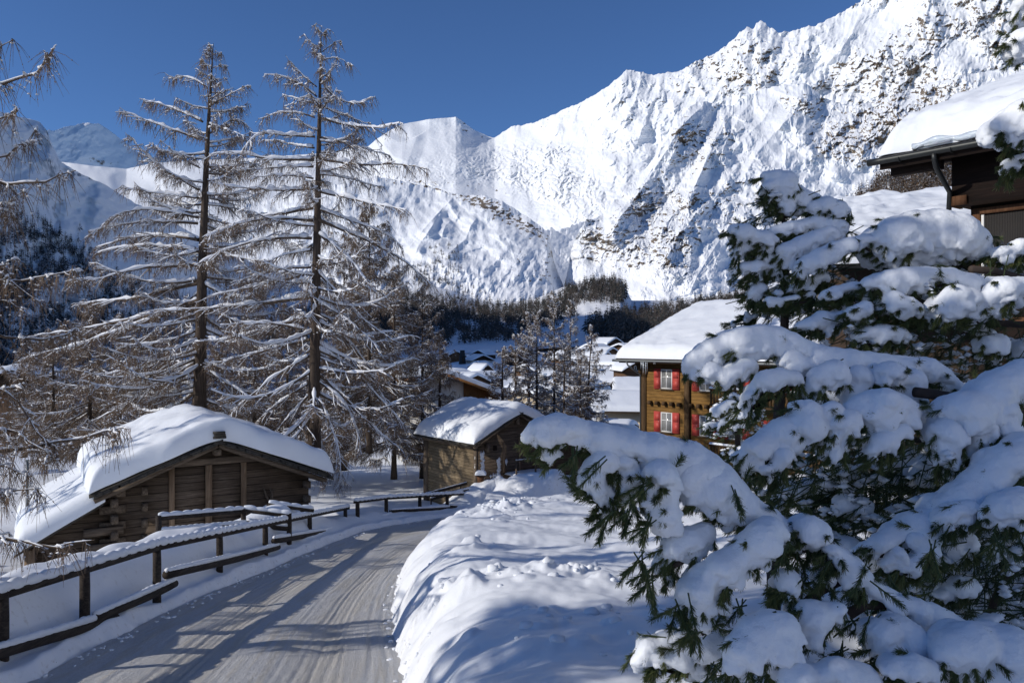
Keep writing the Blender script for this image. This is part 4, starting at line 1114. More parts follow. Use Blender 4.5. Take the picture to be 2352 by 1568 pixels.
# ------------------------------------------------------------------ dark house at the upper right
def dark_house():
    e = np.array((.607, -.795)); n_in = np.array((.795, .607))
    rz = math.atan2(-.795, .607)
    b = empty('house', (9.06, 20.0, 0), 'dark brown timber house with gutter and deep eaves snow at the right edge', 'house', None, rz)
    # local x along the gutter towards the viewer, local y into the house, z as in the world
    ze = 4.48; sl = .36
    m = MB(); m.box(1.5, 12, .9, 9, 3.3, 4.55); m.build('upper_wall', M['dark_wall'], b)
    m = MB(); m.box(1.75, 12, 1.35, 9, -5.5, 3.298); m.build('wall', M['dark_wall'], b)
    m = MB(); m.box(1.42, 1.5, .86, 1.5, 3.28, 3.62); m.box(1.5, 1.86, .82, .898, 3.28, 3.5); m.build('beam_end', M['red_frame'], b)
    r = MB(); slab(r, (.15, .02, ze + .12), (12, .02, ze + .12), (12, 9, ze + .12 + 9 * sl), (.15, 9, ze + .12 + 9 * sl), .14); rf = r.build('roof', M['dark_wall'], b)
    m = MB(); m.box(.2, 12, -.03, .015, ze - .22, ze + .1); m.build('fascia', M['dark_wall'], rf)
    m = MB(); m.box(.3, 1.48, .3, .55, ze - .34, ze - .03); m.box(.6, 1.48, 1.5, 1.72, ze + .05, ze + .38); m.build('purlin_end', M['dark_wall'], rf)
    m = MB(); k = np.linspace(-.05, 12, 40); m.tube(np.stack([k, k * 0 - .13, k * 0 + ze - .02], -1), .085, 10); g = m.build('gutter', M['metal'], rf, True)
    for xx in (.75, 1.95, 2.95, 3.9):
        m = MB(); a = np.linspace(math.pi, 2 * math.pi, 8); m.tube(np.stack([a * 0 + xx, -.13 + .1 * np.cos(a), ze - .02 + .1 * np.sin(a)], -1), .018, 5); m.build('gutter_bracket', M['metal'], g)
    m = MB(); m.tube([(1.55, -.13, ze - .06), (1.55, -.1, ze - .22), (1.52, .05, ze - .36), (1.5, .5, ze - .66), (1.49, .82, ze - .86), (1.46, .84, ze - 1.3)], .06, 10); m.build('downpipe', M['metal'], rf, True)
    zf = lambda y: ze + .13 + sl * np.asarray(y)
    o = roof_snow(rf, .03, 8.5, -12, -.2, zf, .86, .8, .45, .08, 41, .14, crumble=.9)
    o.rotation_euler = (0, 0, R(90))
    m = MB(); m.prism([(1.3, -.1, ze + .15), (1.9, -.1, ze + .15), (1.75, .5, ze + .6), (1.5, .5, ze + .6)], (0, .05, .05)); m.build('snow_tongue', M['snow_roof'], rf)
    m = MB(); kk = np.linspace(1.0, 6, 50); m.tube(np.stack([kk, -.02 + .03 * np.sin(kk * 7), ze + .23 + .03 * np.sin(kk * 5)], -1), .085 + .02 * np.sin(kk * 9), 8); m.build('eave_ice', M['ice'], rf, True)
    random.seed(8)
    for k in range(13):
        x = random.choice((random.uniform(2.9, 3.7), random.uniform(3, 5))); l = random.uniform(.08, .5)
        m = MB(); m.tube([(x, -.06, ze + .2), (x, -.07, ze + .2 - l)], [.018, .002], 5); m.build('icicle', M['ice'], rf)
    for xx, w in ((2.75, 1.5), (4.6, 1.6), (6.5, 1.6)):
        m = MB()
        for a0, a1, z0, z1 in ((xx - w / 2 - .16, xx - w / 2, .4, 3.2), (xx + w / 2, xx + w / 2 + .16, .4, 3.2), (xx - w / 2, xx + w / 2, 3.06, 3.2), (xx - w / 2, xx + w / 2, .4, .56)): m.box(a0, a1, 1.22, 1.348, z0, z1)
        o = m.build('window', M['red_frame'], b)
        m = MB(); m.box(xx - w / 2 + .002, xx + w / 2 - .002, 1.29, 1.296, .57, 3.05); m.build('pane', M['pane_reflect'], o)
        m = MB(); m.box(xx - w / 2 + .02, xx - w / 2 + .08, 1.26, 1.288, .57, 3.05); m.build('frame', M['window_white'], o)
dark_house()

# ------------------------------------------------------------------ simple houses of the village
def house(name, label, x2, y2, d, w, l, h, pitch, deg, wall, snow=.5, wins=(), side_wins=(), chim=0, group=None, over=.6, wood=None, cat='house', step=.35, balcony=False, hip=False):
    """(x2, y2): bearing of the middle of the front eave line, d away; gable at local -y, turned by deg"""
    p = P(x2, y2, d); bz = h
    b = empty(name, (p[0], p[1], p[2] - h), label, cat, group, R(deg))
    hr = h + math.tan(R(pitch)) * (w / 2 + over)
    hw = hr - .12
    wt = wood or wall
    m = MB(); m.box(-w / 2, w / 2, 0, l, -6, h * .999); m.build('wall', wall, b)
    if not hip:
        for y in (0, l - .15): MB().prism([(-w / 2, y, h), (w / 2, y, h), (0, y, h + math.tan(R(pitch)) * w / 2)], (0, .15, 0)).build('gable_wall', wt, b)
    r = MB(); W = w / 2 + over
    for sx in (-1, 1):
        e = [(sx * W, -over, h), (sx * W, l + over, h), (0, l + over, hr), (0, -over, hr)]
        if sx > 0: e = [e[1], e[0], e[3], e[2]]
        slab(r, *e, .16)
    rf = r.build('roof', M['village_dark'], b)
    roof_snow(rf, -W, W, -over, l + over, lambda x: hr + .05 - (hr - h) / W * np.sqrt(np.asarray(x) ** 2 + .15), snow, min(.6, snow), min(.6, snow), step, int(x2) % 50, .08)
    for (x, z, ww, hh) in wins: window(b, x, z, ww, hh, 0, '-y', M['window_white'], M['glass'], None, (1, 0), .05, False)
    for (yy_, z, ww, hh) in side_wins: window(b, yy_, z, ww, hh, -w / 2, '-x', M['window_white'], M['glass'], None, (1, 0), .05, False)
    for k in range(chim):
        xx = (-.28 + .5 * k) * w; zc = hr - (hr - h) * abs(xx) / W
        m = MB(); m.box(xx - .3, xx + .3, l * .4 + k, l * .4 + .6 + k, zc - .3, zc + snow + .8); c = m.build('chimney', M['concrete'], rf)
        m = MB(); m.box(xx - .34, xx + .34, l * .4 + k - .04, l * .4 + .64 + k, zc + snow + .801, zc + snow + 1.0); m.build('chimney_cap', M['snow_roof'], c)
    if balcony:
        for z in balcony:
            m = MB(); m.box(-w / 2 - .1, w / 2 + .1, -1.0, -.01, z, z + .15)
            for k in range(int(w / .35)): m.box(-w / 2 + k * .35, -w / 2 + k * .35 + .24, -1.0, -.94, z + .151, z + .95)
            m.build('balcony', M['village_wood'], b)
    return b
VW, VD, PL, CR = M['village_wood'], M['village_dark'], M['plaster'], M['cream']
G1 = 'houses down in the sunlit village'; G2 = 'houses in the shaded far village'
# house behind the small barn: white wall and brown boards
def white_house():
    p = P(1021, 858, 72)
    b = empty('house', (p[0], p[1], p[2] - 5.5), 'house with white wall and brown boarded gable above the small barn roof', 'house', None, R(14))
    m = MB(); m.prism([(-3.4, 0, -4), (1.75, 0, -4), (1.75, 0, 4.75), (0, 0, 5.4), (-3.4, 0, 5.0)], (0, 9, 0)); m.build('wall', M['plaster'], b)
    m = MB(); m.prism([(1.76, -.08, -4), (5.1, -.08, -4), (5.1, -.08, 3.5), (1.76, -.08, 4.75)], (0, 9, 0)); m.build('brown_wall', M['brown_wall'], b)
    r = MB(); slab(r, (-4.2, -1.0, 5.05), (0, -1.0, 5.6), (0, 9.5, 5.6), (-4.2, 9.5, 5.05), .25); slab(r, (0.001, -1.0, 5.6), (5.9, -1.0, 3.35), (5.9, 9.5, 3.35), (0.001, 9.5, 5.6), .25)
    rf = r.build('roof', M['brown_wall'], b)
    roof_snow(rf, -4.2, 5.9, -1.0, 9.5, lambda x: np.where(np.asarray(x) < 0, 5.6 + .131 * np.asarray(x), 5.6 - .381 * np.asarray(x)), .42, .35, .3, .2, 4, .05)
    m = MB(); m.box(2.4, 4.3, -.13, -.081, 2.0, 3.1); o = m.build('window', M['village_wood'], b)
    m = MB(); m.box(2.48, 4.22, -.145, -.131, 2.08, 3.0); m.build('pane', M['glass'], o)
    m = MB(); m.box(-2.9, -1.9, -.05, -.002, 1.6, 2.9); o = m.build('window', M['village_wood'], b)
    m = MB(); m.box(-2.82, -1.98, -.065, -.051, 1.68, 2.82); m.build('pane', M['glass'], o)
white_house()
ww = [(-2.2, 1.2, .9, 1.2), (0, 1.2, .9, 1.2), (2.2, 1.2, .9, 1.2)]
house('house', 'low sunlit house with two chimneys and a bright roof left of the chalet', 1640, 940, 92, 7.5, 13, 3.0, 20, 80, CR, .5, [], [(3, .9, 1.4, 1.1), (7, .9, 1.4, 1.1), (10.5, .9, 1.2, 1.1)], 2, G1, 1.0, VW)
house('house', 'long house with a flat snow roof behind the larch group', 1462, 876, 135, 9, 16, 3.2, 22, 78, VW, .6, [], [(4, .8, 1.5, 1.2)], 1, G1, .8)
house('house', 'house with one chimney on its grey snow roof between two lower roofs', 1600, 899, 112, 7, 11, 3.0, 22, 82, PL, .5, [], [(4, .8, 1.5, 1.2)], 1, G1, .7)
house('chalet', 'brown gabled chalet with balconies and white windows under the big chalet eaves', 1461, 852, 118, 3.6, 6, 5.2, 32, 8, VW, .45, [(-.8, 3.0, .8, 1.2), (.8, 3.0, .8, 1.2), (-.8, .4, .8, 1.2), (.8, .4, .8, 1.2), (0, 5.2, .6, .8)], [], 0, G1, .5, VW, 'chalet', .25, (2.3, -.2))
house('house', 'pinkish house with a low snow roof above the balconied chalet', 1440, 838, 160, 8, 8, 4, 18, 50, M['pink'], .6, [(-2, 1, 1, 1.3), (1.5, 1, 1, 1.3)], [(3, 1, 1, 1.3)], 0, G1, .7)
house('house', 'dark barn-like house with a steep shaded roof left of the chalet gutter', 1392, 836, 210, 7.5, 9, 3.5, 35, 38, VD, .5, [], [(4, 1, 1, 1)], 0, G1, .8, VD)
house('house', 'snow mounded garage roof in front of the chalet corner post', 1442, 1004, 64, 3.6, 5.0, 2.2, 10, 60, M['concrete'], .7, [], [], 0, G1, .4)
house('house', 'low white house with a square chimney under the bright snow roof', 1446, 984, 78, 3.6, 6, 2.4, 12, 70, PL, .5, [], [(2, .7, 1, .9)], 1, G1, .5)
house('house', 'sunlit house half hidden behind the rightmost larch trunk', 1322, 905, 95, 6, 9, 3.2, 24, 40, CR, .5, ww[:2], [(2, 1, 1, 1.2), (5, 1, 1, 1.2)], 1, G1, .7, VW)
house('house', 'snow roofed house hidden behind the middle of the larch group', 1262, 900, 100, 7, 9, 3, 24, -30, VW, .5, ww, [], 0, G1, .7, VW)
for (x2, y2, d, w, l, h, pi_, dg, wl, wd, lab) in [
        (1404, 814, 290, 10, 12, 5, 22, 50, PL, VW, 'white walled house with a broad shaded snow roof above the dark barn-like house'),
        (1412, 791, 350, 10, 10, 5, 26, 40, VW, VD, 'topmost brown house below the dark forest edge'),
        (1422, 803, 320, 9, 10, 5, 22, -25, VW, VW, 'small brown house just right below the topmost house'),
        (1350, 806, 300, 9, 10, 5, 24, -40, VD, VD, 'dark house seen through the rightmost larch of the group'),
        (1345, 826, 260, 11, 12, 5, 24, 35, VW, VD, 'shaded house right of the tall larch and below the dark one'),
        (1048, 824, 430, 15, 12, 10, 26, 20, VW, VW, 'brown house directly behind the dark church tower'),
        (1109, 828, 400, 10.5, 12, 9, 24, 24, PL, VD, 'tall white house with small windows right of the church tower'),
        (1100, 815, 440, 9, 10, 5, 26, -32, VD, VD, 'dark house peeking above the white house left gable'),
        (1118, 814, 445, 8, 10, 5, 26, 25, VD, VD, 'dark house peeking above the white house right gable'),
        (1096, 843, 350, 7, 8, 5, 30, -20, VD, VD, 'dark chalet with a pointed gable in front of the white house'),
        (1117, 856, 300, 6.5, 6.5, 4, 38, 45, VD, VD, 'small house with a pyramid like snow roof near the larch group'),
        (1052, 862, 260, 7, 9, 4, 24, 30, VW, VD, 'low brown house in front of the church tower foot'),
        (1034, 864, 250, 8, 9, 4, 20, -20, VW, VD, 'snow covered low house left of the church tower foot'),
        (1092, 880, 190, 7.5, 9, 3.5, 24, 40, VW, VW, 'brown house with a grey chimney just above the white walled roof'),
        (1078, 872, 215, 8, 9, 3.5, 20, -40, VW, VD, 'long snow roof below the dark chalet'),
        (1198, 808, 380, 9, 9, 5, 26, 35, VD, VD, 'dark house on the piste edge left of the larch group'),
        (1205, 852, 300, 8, 9, 4, 26, -30, VW, VD, 'house buried behind the left larches of the group'),
        (30, 880, 95, 6, 8, 3.2, 24, 24, VW, VD, 'dark wooden house under snow at the left edge'),
        (-14, 884, 110, 8, 8, 3.2, 24, -20, VW, VD, 'house partly cut by the left picture edge')]:
    house('house', lab, x2, y2, d, w, l, h, pi_, dg, wl, .7, [(-w * .25, h * .55, 1.0, 1.3), (w * .25, h * .55, 1.0, 1.3), (-w * .25, h * .15, 1.0, 1.3), (w * .25, h * .15, 1.0, 1.3)] if wl is PL or h > 4.5 else [(0, h * .5, 1.0, 1.2)],
          [], 1 if 'chimney' in lab else 0, G2 if d > 180 else G1, .9, wd, 'house', .7)
def tower():
    p = P(1062, 852, 400)
    b = empty('church_tower', p, 'dark tapering church tower with a flat top among the village roofs', 'tower', None, R(20))
    m = MB(); m.hexa([(-2.5, -2.5, -8), (2.5, -2.5, -8), (2.5, 2.5, -8), (-2.5, 2.5, -8), (-.9, -.9, 10.2), (.9, -.9, 10.2), (.9, .9, 10.2), (-.9, .9, 10.2)]); m.build('shaft', M['tower'], b)
    m = MB(); m.box(-1.0, 1.0, -1.0, 1.0, 10.2, 10.45); m.build('cap', M['tower'], b)
    m = MB(); m.box(-.35, .35, -1.62, -1.3, 4.6, 7.4); m.build('louvre', M['village_dark'], b)
tower()
# snow covered lower house beside the dark house
def low_house():
    b = empty('house', (14.0, 29.0, 0), 'low house whose broad snow roof shows between the pine top and the dark house', 'house', None, R(-24))
    m = MB(); m.box(-2.4, 7, 0, 6, -7, 2.9); m.build('wall', M['village_dark'], b)
    r = MB(); slab(r, (-2.8, -3.2, 2.61), (7.4, -3.2, 2.61), (7.4, 6.2, 5.6), (-2.8, 6.2, 5.6), .18); rf = r.build('roof', M['slate'], b)
    zf = lambda y: 3.3 + (np.asarray(y) + 1.2) * .318
    o = roof_snow(rf, -3.4, 6.4, -7.4, 2.8, zf, .95, .9, .8, .1, 17, .22, crumble=.6); o.rotation_euler = (0, 0, R(90))
low_house()

# ------------------------------------------------------------------ fences
def rail_snow(parent, a, b_, up=.06, r=.075, per=.34, amp=.35, name='rail_snow', seed=0):
    a = np.array(a, float); b_ = np.array(b_, float); L = np.linalg.norm(b_ - a); n = max(6, int(L / .035)); t = np.linspace(0, 1, n)
    s = t * L
    sc = np.abs(np.sin(math.pi * (s / per + .35 * pn2(s * 1.1, s * 0 + seed, 3)))) ** .7
    rad = r * (.72 + amp * sc) * (1 + .18 * pn2(s * 2.3, s * 0 + 5 + seed, 4)); rad[0] *= .3; rad[-1] *= .3
    pts = a + (b_ - a) * t[:, None] + np.array((0, 0, 1.)) * (up + (rad - r) * .55)[:, None]
    m = MB(); m.tube(pts, rad, 10); return m.build(name, M['snow'], parent, True)
def fence(label, posts, top, low, group=None, post_r=.08, drop=.75, snow_r=.085):
    """posts: (x2, y2 of the rail, d); top/low: lists of rail ends in the same terms"""
    o = P(*posts[0]); b = empty('fence', (o[0], o[1], o[2] - 1.2), label, 'fence', group); b0 = np.array(b.location)
    for i, (x2, y2, d) in enumerate(posts):
        p = P(x2, y2, d) - b0
        m = MB(); m.tube([p + (0, 0, -drop - .7), p + (0.006, 0, -.3), p + (.0, .0, .03)], [post_r, post_r * .97, post_r * .93], 10); m.build('post', M['fence'], b)
    for k, (e0, e1) in enumerate(top):
        a = P(*e0) - b0; c = P(*e1) - b0
        m = MB(); mid = (a + c) / 2 + (0, 0, -.01); m.beam(a, c, .13, .10); rl = m.build('rail', M['fence'], b)
        rail_snow(rl, a + (0, 0, .045), c + (0, 0, .045), .045, snow_r, .36, .35, 'rail_snow', k)
    for k, (e0, e1) in enumerate(low):
        a = P(*e0) - b0; c = P(*e1) - b0; off = np.array((.10, -.04, 0)); a = a + off; c = c + off
        n = 12; t = np.linspace(0, 1, n)[:, None]; pts = a + (c - a) * t + np.stack([0 * t[:, 0], 0 * t[:, 0], .02 * np.sin(t[:, 0] * 5 + k)], -1)
        m = MB(); m.tube(pts, .085 - .01 * t[:, 0], 10); rl = m.build('log_rail', M['fence'], b, True)
        rail_snow(rl, a + (0, 0, .05), c + (0, 0, .05), .05, .07, .2, .15, 'rail_snow', k + 9)
    return b
FG = 'wooden fences along the road'
fd = lambda x2: 6.75 * 1829 / (1176 - x2)
fp = lambda x2, y2: (x2, y2, fd(x2))
F1 = [fp(*q) for q in ((-250, 1440), (5, 1362), (194, 1302), (360, 1258), (504, 1221), (609, 1198), (711, 1180), (793, 1167))]
fence('long snow capped wooden fence along the left side of the road', F1, [(fp(-400, 1488), fp(360, 1257)), (fp(360, 1257), fp(800, 1166))],
      [(fp(-300, 1588), fp(255, 1414)), (fp(205, 1422), fp(392, 1337)), (fp(372, 1320), fp(632, 1256)), (fp(622, 1241), fp(806, 1208))], FG)
F2 = [(821, 1153, 33), (887, 1144, 35.5), (964, 1140, 38), (1027, 1137, 40)]
fence('shorter snow capped fence section at the far bend of the road', F2, [((815, 1153, 32.8), (890, 1144, 35.6)), ((890, 1144, 35.6), (1063, 1134, 41.2))],
      [((820, 1199, 32.9), (898, 1181, 35.9)), ((892, 1174, 35.7), (1033, 1165, 40.2)), ((1028, 1163, 40), (1058, 1162, 41))], FG, .09, .8, .085)
fence('low inner fence of the yard in front of the barn doors', [(364, 1186, 21), (559, 1172, 23.5), (617, 1160, 25.5), (664, 1180, 23.8)],
      [((364, 1190, 21), (559, 1173, 23.5)), ((559, 1171, 23.5), (668, 1184, 23.8)), ((617, 1158, 25.5), (720, 1172, 26.2))],
      [((364, 1222, 21), (559, 1204, 23.5)), ((559, 1200, 23.5), (655, 1212, 23.8))], FG, .08, .2, .07)
fence('thin pale handrail beside the small barn wall', [(990, 1132, 40.5), (1058, 1114, 41.5)], [((980, 1135, 40.3), (1072, 1110, 41.7))], [((984, 1146, 40.3), (1072, 1124, 41.7))], FG, .04, .6, .02)

# street lamp, marker pole, bird
def lamp():
    p = P(1104, 1090, 42.6); gz = ground_z(np.array([[p[0]]]), np.array([[p[1]]]))[0, 0]
    b = empty('street_lamp', (p[0], p[1], gz), 'small street lamp with a snow cap beside the small barn corner', 'lamp')
    h = p[2] - gz
    m = MB(); m.tube([(0, 0, -.3), (0, 0, h - .55)], .035, 8); m.build('pole', M['metal'], b)
    m = MB(); m.hexa([(-.13, -.13, h - .55), (.13, -.13, h - .55), (.13, .13, h - .55), (-.13, .13, h - .55), (-.21, -.21, h - .02), (.21, -.21, h - .02), (.21, .21, h - .02), (-.21, .21, h - .02)]); m.build('lantern', M['red_frame'], b)
    m = MB(); m.prism([(-.24, -.24, h - .02), (.24, -.24, h - .02), (.24, .24, h - .02), (-.24, .24, h - .02)], (0, 0, .05)); l = m.build('lantern_roof', M['metal'], b)
    roof_snow(l, -.26, .26, -.26, .26, lambda x: h + .03 + 0 * np.asarray(x), .2, .2, .2, .03, 3, .02, 'snow_cap')
lamp()
p = P(63, 1102, 30); b = empty('marker_pole', (p[0], p[1], p[2] - 1.5), 'thin grey pole standing in the snow behind the lean-to', 'pole')
m = MB(); m.tube([(0, 0, -.5), (0, 0, 2.2)], .05, 8); m.build('shaft', M['zinc'], b); m = MB(); m.tube([(0, 0, 2.2), (0, 0, 2.26)], .06, 8); m.build('cap', M['zinc'], b)
p = P(1327, 724, 90); m = MB()
m.tube([(-.22, 0, -.1), (-.05, 0, 0), (.12, 0, .1), (.24, 0, .16)], [.01, .08, .07, .01], 6)
m.add([(-.05, 0, .05), (.1, .0, .1), (-.1, .5, .25), (-.2, .45, .2)], [(0, 1, 2, 3)]); m.add([(-.05, 0, .05), (.1, .0, .1), (-.1, -.5, .25), (-.2, -.45, .2)], [(3, 2, 1, 0)])
o = m.build('bird', M['tower']); o.location = tuple(p); tag(o, 'small black bird flying in front of the valley snow', 'bird')
# ------------------------------------------------------------------ larches
M['bark'] = m_wood('larch bark', (.032, .024, .019), (.07, .052, .040), (.13, .10, .078), .6, 'Z', 1.0)
M['branch'] = m_plain('larch branch', (.11, .082, .062), .9, .35, 8, .15)
M['twig'] = m_plain('larch twig', (.215, .158, .115), .9, .35, 3, .15)
M['twig_snow'] = m_plain('snow on twigs', (.78, .80, .84), .6, .05, 9, .2)

def sample_poly(Pt, br, f):
    """points at fractions f (M,) along polylines br (M,) of Pt (N,K,3); also tangents"""
    K = Pt.shape[1]
    g = np.clip(f, 0, .9999) * (K - 1); i = g.astype(int); w = (g - i)[:, None]
    a = Pt[br, i]; b = Pt[br, i + 1]
    t = b - a; t /= np.linalg.norm(t, axis=1, keepdims=True) + 1e-9
    return a * (1 - w) + b * w, t

def resample(pts, K):
    pts = np.array(pts, float)
    if len(pts) == 3:                    # quadratic through three points
        s = np.linalg.norm(pts[1] - pts[0]) / (np.linalg.norm(pts[1] - pts[0]) + np.linalg.norm(pts[2] - pts[1]) + 1e-9)
        t = np.linspace(0, 1, K)[:, None]
        c = (pts[1] - (1 - s) ** 2 * pts[0] - s * s * pts[2]) / (2 * s * (1 - s) + 1e-9)
        return (1 - t) ** 2 * pts[0] + 2 * t * (1 - t) * c + t * t * pts[2]
    seg = np.r_[0, np.cumsum(np.linalg.norm(np.diff(pts, axis=0), axis=1))]; u = np.linspace(0, seg[-1], K)
    q = np.stack([np.interp(u, seg, pts[:, k]) for k in range(3)], -1)
    q[1:-1] = q[1:-1] * .5 + (q[:-2] + q[2:]) * .25
    return q

def larch(label, trunk, rad, mains, seed, group, nproc=60, env=None, sec_gap=.24, twigs=6, hang=.45, tw_r=.008, snow=1.0, origin=None, snow_r=.085, knobs=True, name='larch', sec_len=(.35, 1.1), zlow=.12, twig_mat=None):
    """trunk: list of 3D points from foot to top; mains: list of 3D polylines of traced limbs; nproc more limbs around"""
    r = np.random.default_rng(seed)
    trunk = np.array(trunk, float); o = trunk[0].copy() if origin is None else np.array(origin, float)
    b = empty(name, o, label, 'larch', group)
    T = resample(trunk, 24) - o
    t = np.linspace(0, 1, 24)
    rr = rad * ((1 - t) ** .9 * .93 + .03) * (1 + .35 * np.exp(-t * 22))
    m = MB(); m.tube(T, rr, 10); m.build('trunk', M['bark'], b, True)
    H = T[-1, 2] - T[0, 2]
    K = 9
    B = [resample(np.array(q, float) - o, K) for q in mains]
    top = T[-1]
    for k in range(nproc):
        f = zlow + (1 - zlow) * (k + r.random()) / nproc
        z = T[0, 2] + H * f
        c = np.array([np.interp(z, T[:, 2], T[:, j]) for j in range(3)])
        L = env(f) * r.uniform(.6, 1.1)
        a = r.uniform(0, 2 * math.pi)
        d = np.array([math.cos(a), math.sin(a), 0])
        e0 = -.25 + .75 * f ** 1.5 + r.uniform(-.15, .15); sag = r.uniform(.0, .25) * (1 - f * .6); tipup = r.uniform(.05, .3)
        s = np.linspace(0, 1, K)[:, None]
        bend = np.array([-d[1], d[0], 0]) * r.uniform(-.2, .2)
        q = c + d * L * s + bend * L * s ** 2 + np.array([0, 0, 1.]) * L * (e0 * s - sag * np.sin(s * 2.6) + tipup * s ** 3)
        B.append(q)
    B = np.array(B); N = len(B)
    B[:, 1:] += r.normal(0, .03, (N, K - 1, 3)) * np.linspace(.3, 1, K - 1)[None, :, None]
    L = np.linalg.norm(np.diff(B, axis=1), axis=2).sum(1)
    s = np.linspace(0, 1, K)
    RB = (.012 + .0125 * L)[:, None] * (1 - .86 * s[None] ** .9)
    RB = np.minimum(RB, rad * .45)
    V, Q = tube_np(B, RB, 5); crown = mesh_np('crown', V, Q, mats=M['branch'], smooth=True, parent=b)
    # side shoots
    ns = np.maximum((L / sec_gap).astype(int) * 2, 6)
    br = np.repeat(np.arange(N), ns); f = r.uniform(.10, 1.0, len(br)) ** .8
    p0, tg = sample_poly(B, br, f)
    side = np.cross(tg, [0, 0, 1.]); side /= np.linalg.norm(side, axis=1, keepdims=True) + 1e-9
    sg = np.where(r.random(len(br)) < .5, -1, 1)[:, None]
    ang = r.uniform(.35, 1.25, len(br))[:, None]
    d = tg * np.cos(ang) + side * sg * np.sin(ang) + np.array([0, 0, 1.]) * r.uniform(-.55, .25, (len(br), 1))
    d /= np.linalg.norm(d, axis=1, keepdims=True)
    Ls = r.uniform(*sec_len, len(br)) * np.clip(L[br] / 3.5, .3, 1.15) * (1.1 - .55 * f)
    K2 = 5; u = np.linspace(0, 1, K2)[None, :, None]
    S = p0[:, None] + d[:, None] * Ls[:, None, None] * u + np.array([0, 0, 1.]) * (Ls[:, None, None] * (-.38 * u ** 2 * r.uniform(0, 1.3, (len(br), 1, 1)) + .12 * u ** 4)) + r.normal(0, .02, (len(br), K2, 3)) * u
    RS = (.013 + .006 * Ls)[:, None] * (1 - .7 * np.linspace(0, 1, K2)[None]) * (tw_r / .008)
    V, Q = tube_np(S, RS, 3)
    # hanging twigs from limbs and side shoots
    n2 = len(S) * twigs
    bs = np.repeat(np.arange(len(S)), twigs); f2 = r.uniform(.1, 1, n2)
    q0, t2 = sample_poly(S, bs, f2)
    nm = np.maximum((L * 9).astype(int), 4); bm = np.repeat(np.arange(N), nm); f3 = r.uniform(.08, 1, len(bm)); q1, t3 = sample_poly(B, bm, f3)
    q0 = np.concatenate([q0, q1]); t2 = np.concatenate([t2, t3])
    n2 = len(q0)
    rnd = r.normal(0, 1, (n2, 3)); rnd /= np.linalg.norm(rnd, axis=1, keepdims=True)
    dd = t2 * .3 + rnd * .6 + np.array([0, 0, -.8])
    dd /= np.linalg.norm(dd, axis=1, keepdims=True)
    Lt = hang * r.uniform(.25, 1.0, n2) ** 1.3
    uu = np.array([0, .5, 1.])[None, :, None]
    Wp = q0[:, None] + dd[:, None] * Lt[:, None, None] * uu + np.array([0, 0, -1.]) * (Lt[:, None, None] * .35 * uu ** 2)
    RW = np.full((n2, 3), tw_r) * np.array([1, .8, .35])
    V2, Q2 = tube_np(Wp, RW, 3)
    parts_T = None
    if knobs:
        nk = int(n2 * .8); kb = r.integers(0, n2, nk); kf = r.uniform(.2, 1, nk); kp, _ = sample_poly(Wp, kb, kf)
        kr = tw_r * r.uniform(1.2, 2.4, (nk, 1)) * np.array([[1, 1, 1.35]])
        Vk, Tk = octas(kp, kr)
        mesh_np('twigs', np.concatenate([V, V2, Vk]), np.concatenate([Q, Q2 + len(V)]), Tk + len(V) + len(V2), mats=twig_mat or M['twig'], parent=crown)
    else:
        mesh_np('twigs', np.concatenate([V, V2]), np.concatenate([Q, Q2 + len(V)]), mats=twig_mat or M['twig'], parent=crown)
    # snow lying on limbs, shoots and twigs
    K3 = 26; fr = np.linspace(.03, .985, K3)
    bi = np.repeat(np.arange(N), K3); pb, _ = sample_poly(B, bi, np.tile(fr, N)); pb = pb.reshape(N, K3, 3)
    noi = vn3(np.stack([np.tile(fr, N) * 9 * np.repeat(L, K3) / 3, bi * 3.7, bi * 0. + seed], -1), 3).reshape(N, K3)
    noi2 = vn3(np.stack([np.tile(fr, N) * 24 * np.repeat(L, K3) / 3, bi * 3.7, bi * 0. + seed + 9], -1), 5).reshape(N, K3)
    steep = np.abs(np.gradient(pb[..., 2], axis=1)) / (np.linalg.norm(np.gradient(pb, axis=1), axis=2) + 1e-9)
    rs = snow * snow_r * np.clip(L / 4, .35, 1.05)[:, None] * np.clip(.72 + .55 * noi + .3 * noi2, .04, 1.25) * (1 - .55 * fr[None] ** 1.5) * (1 - .45 * steep)
    rw = np.stack([np.interp(fr, s, RB[i]) for i in range(N)])
    pb[..., 2] += rw * .7 + rs * .55
    Va, Qa = tube_np(pb, rs, 7)
    keep = r.random(len(S)) < .8 * min(1, snow + .2)
    S2 = S[keep].copy(); n = len(S2)
    rs2 = snow * r.uniform(.012, .042, (n, K2)) * (tw_r / .008) ** .5 * np.clip(1.1 - np.abs(np.gradient(S2[..., 2], axis=1)) * 2.2 / (Ls[keep][:, None] + .01), .25, 1); rs2[:, -1] *= .4
    S2[..., 2] += .012 + rs2 * .5
    Vb, Qb = tube_np(S2, rs2, 4)
    nc = int(n2 * .42); cb = r.integers(0, n2, nc); cp, _ = sample_poly(Wp, cb, r.uniform(0, .8, nc)); cp[:, 2] += .012
    cr = snow * r.uniform(.012, .034, (nc, 1)) * np.array([[1.5, 1.5, .8]]) * r.uniform(.7, 1.5, (nc, 3)) * (tw_r / .008) ** .5
    Vc, Tc = octas(cp, cr)
    mesh_np('snow', np.concatenate([Va, Vb, Vc]), np.concatenate([Qa, Qb + len(Va)]), Tc + len(Va) + len(Vb), mats=M['twig_snow'], smooth=True, parent=crown)
    return b

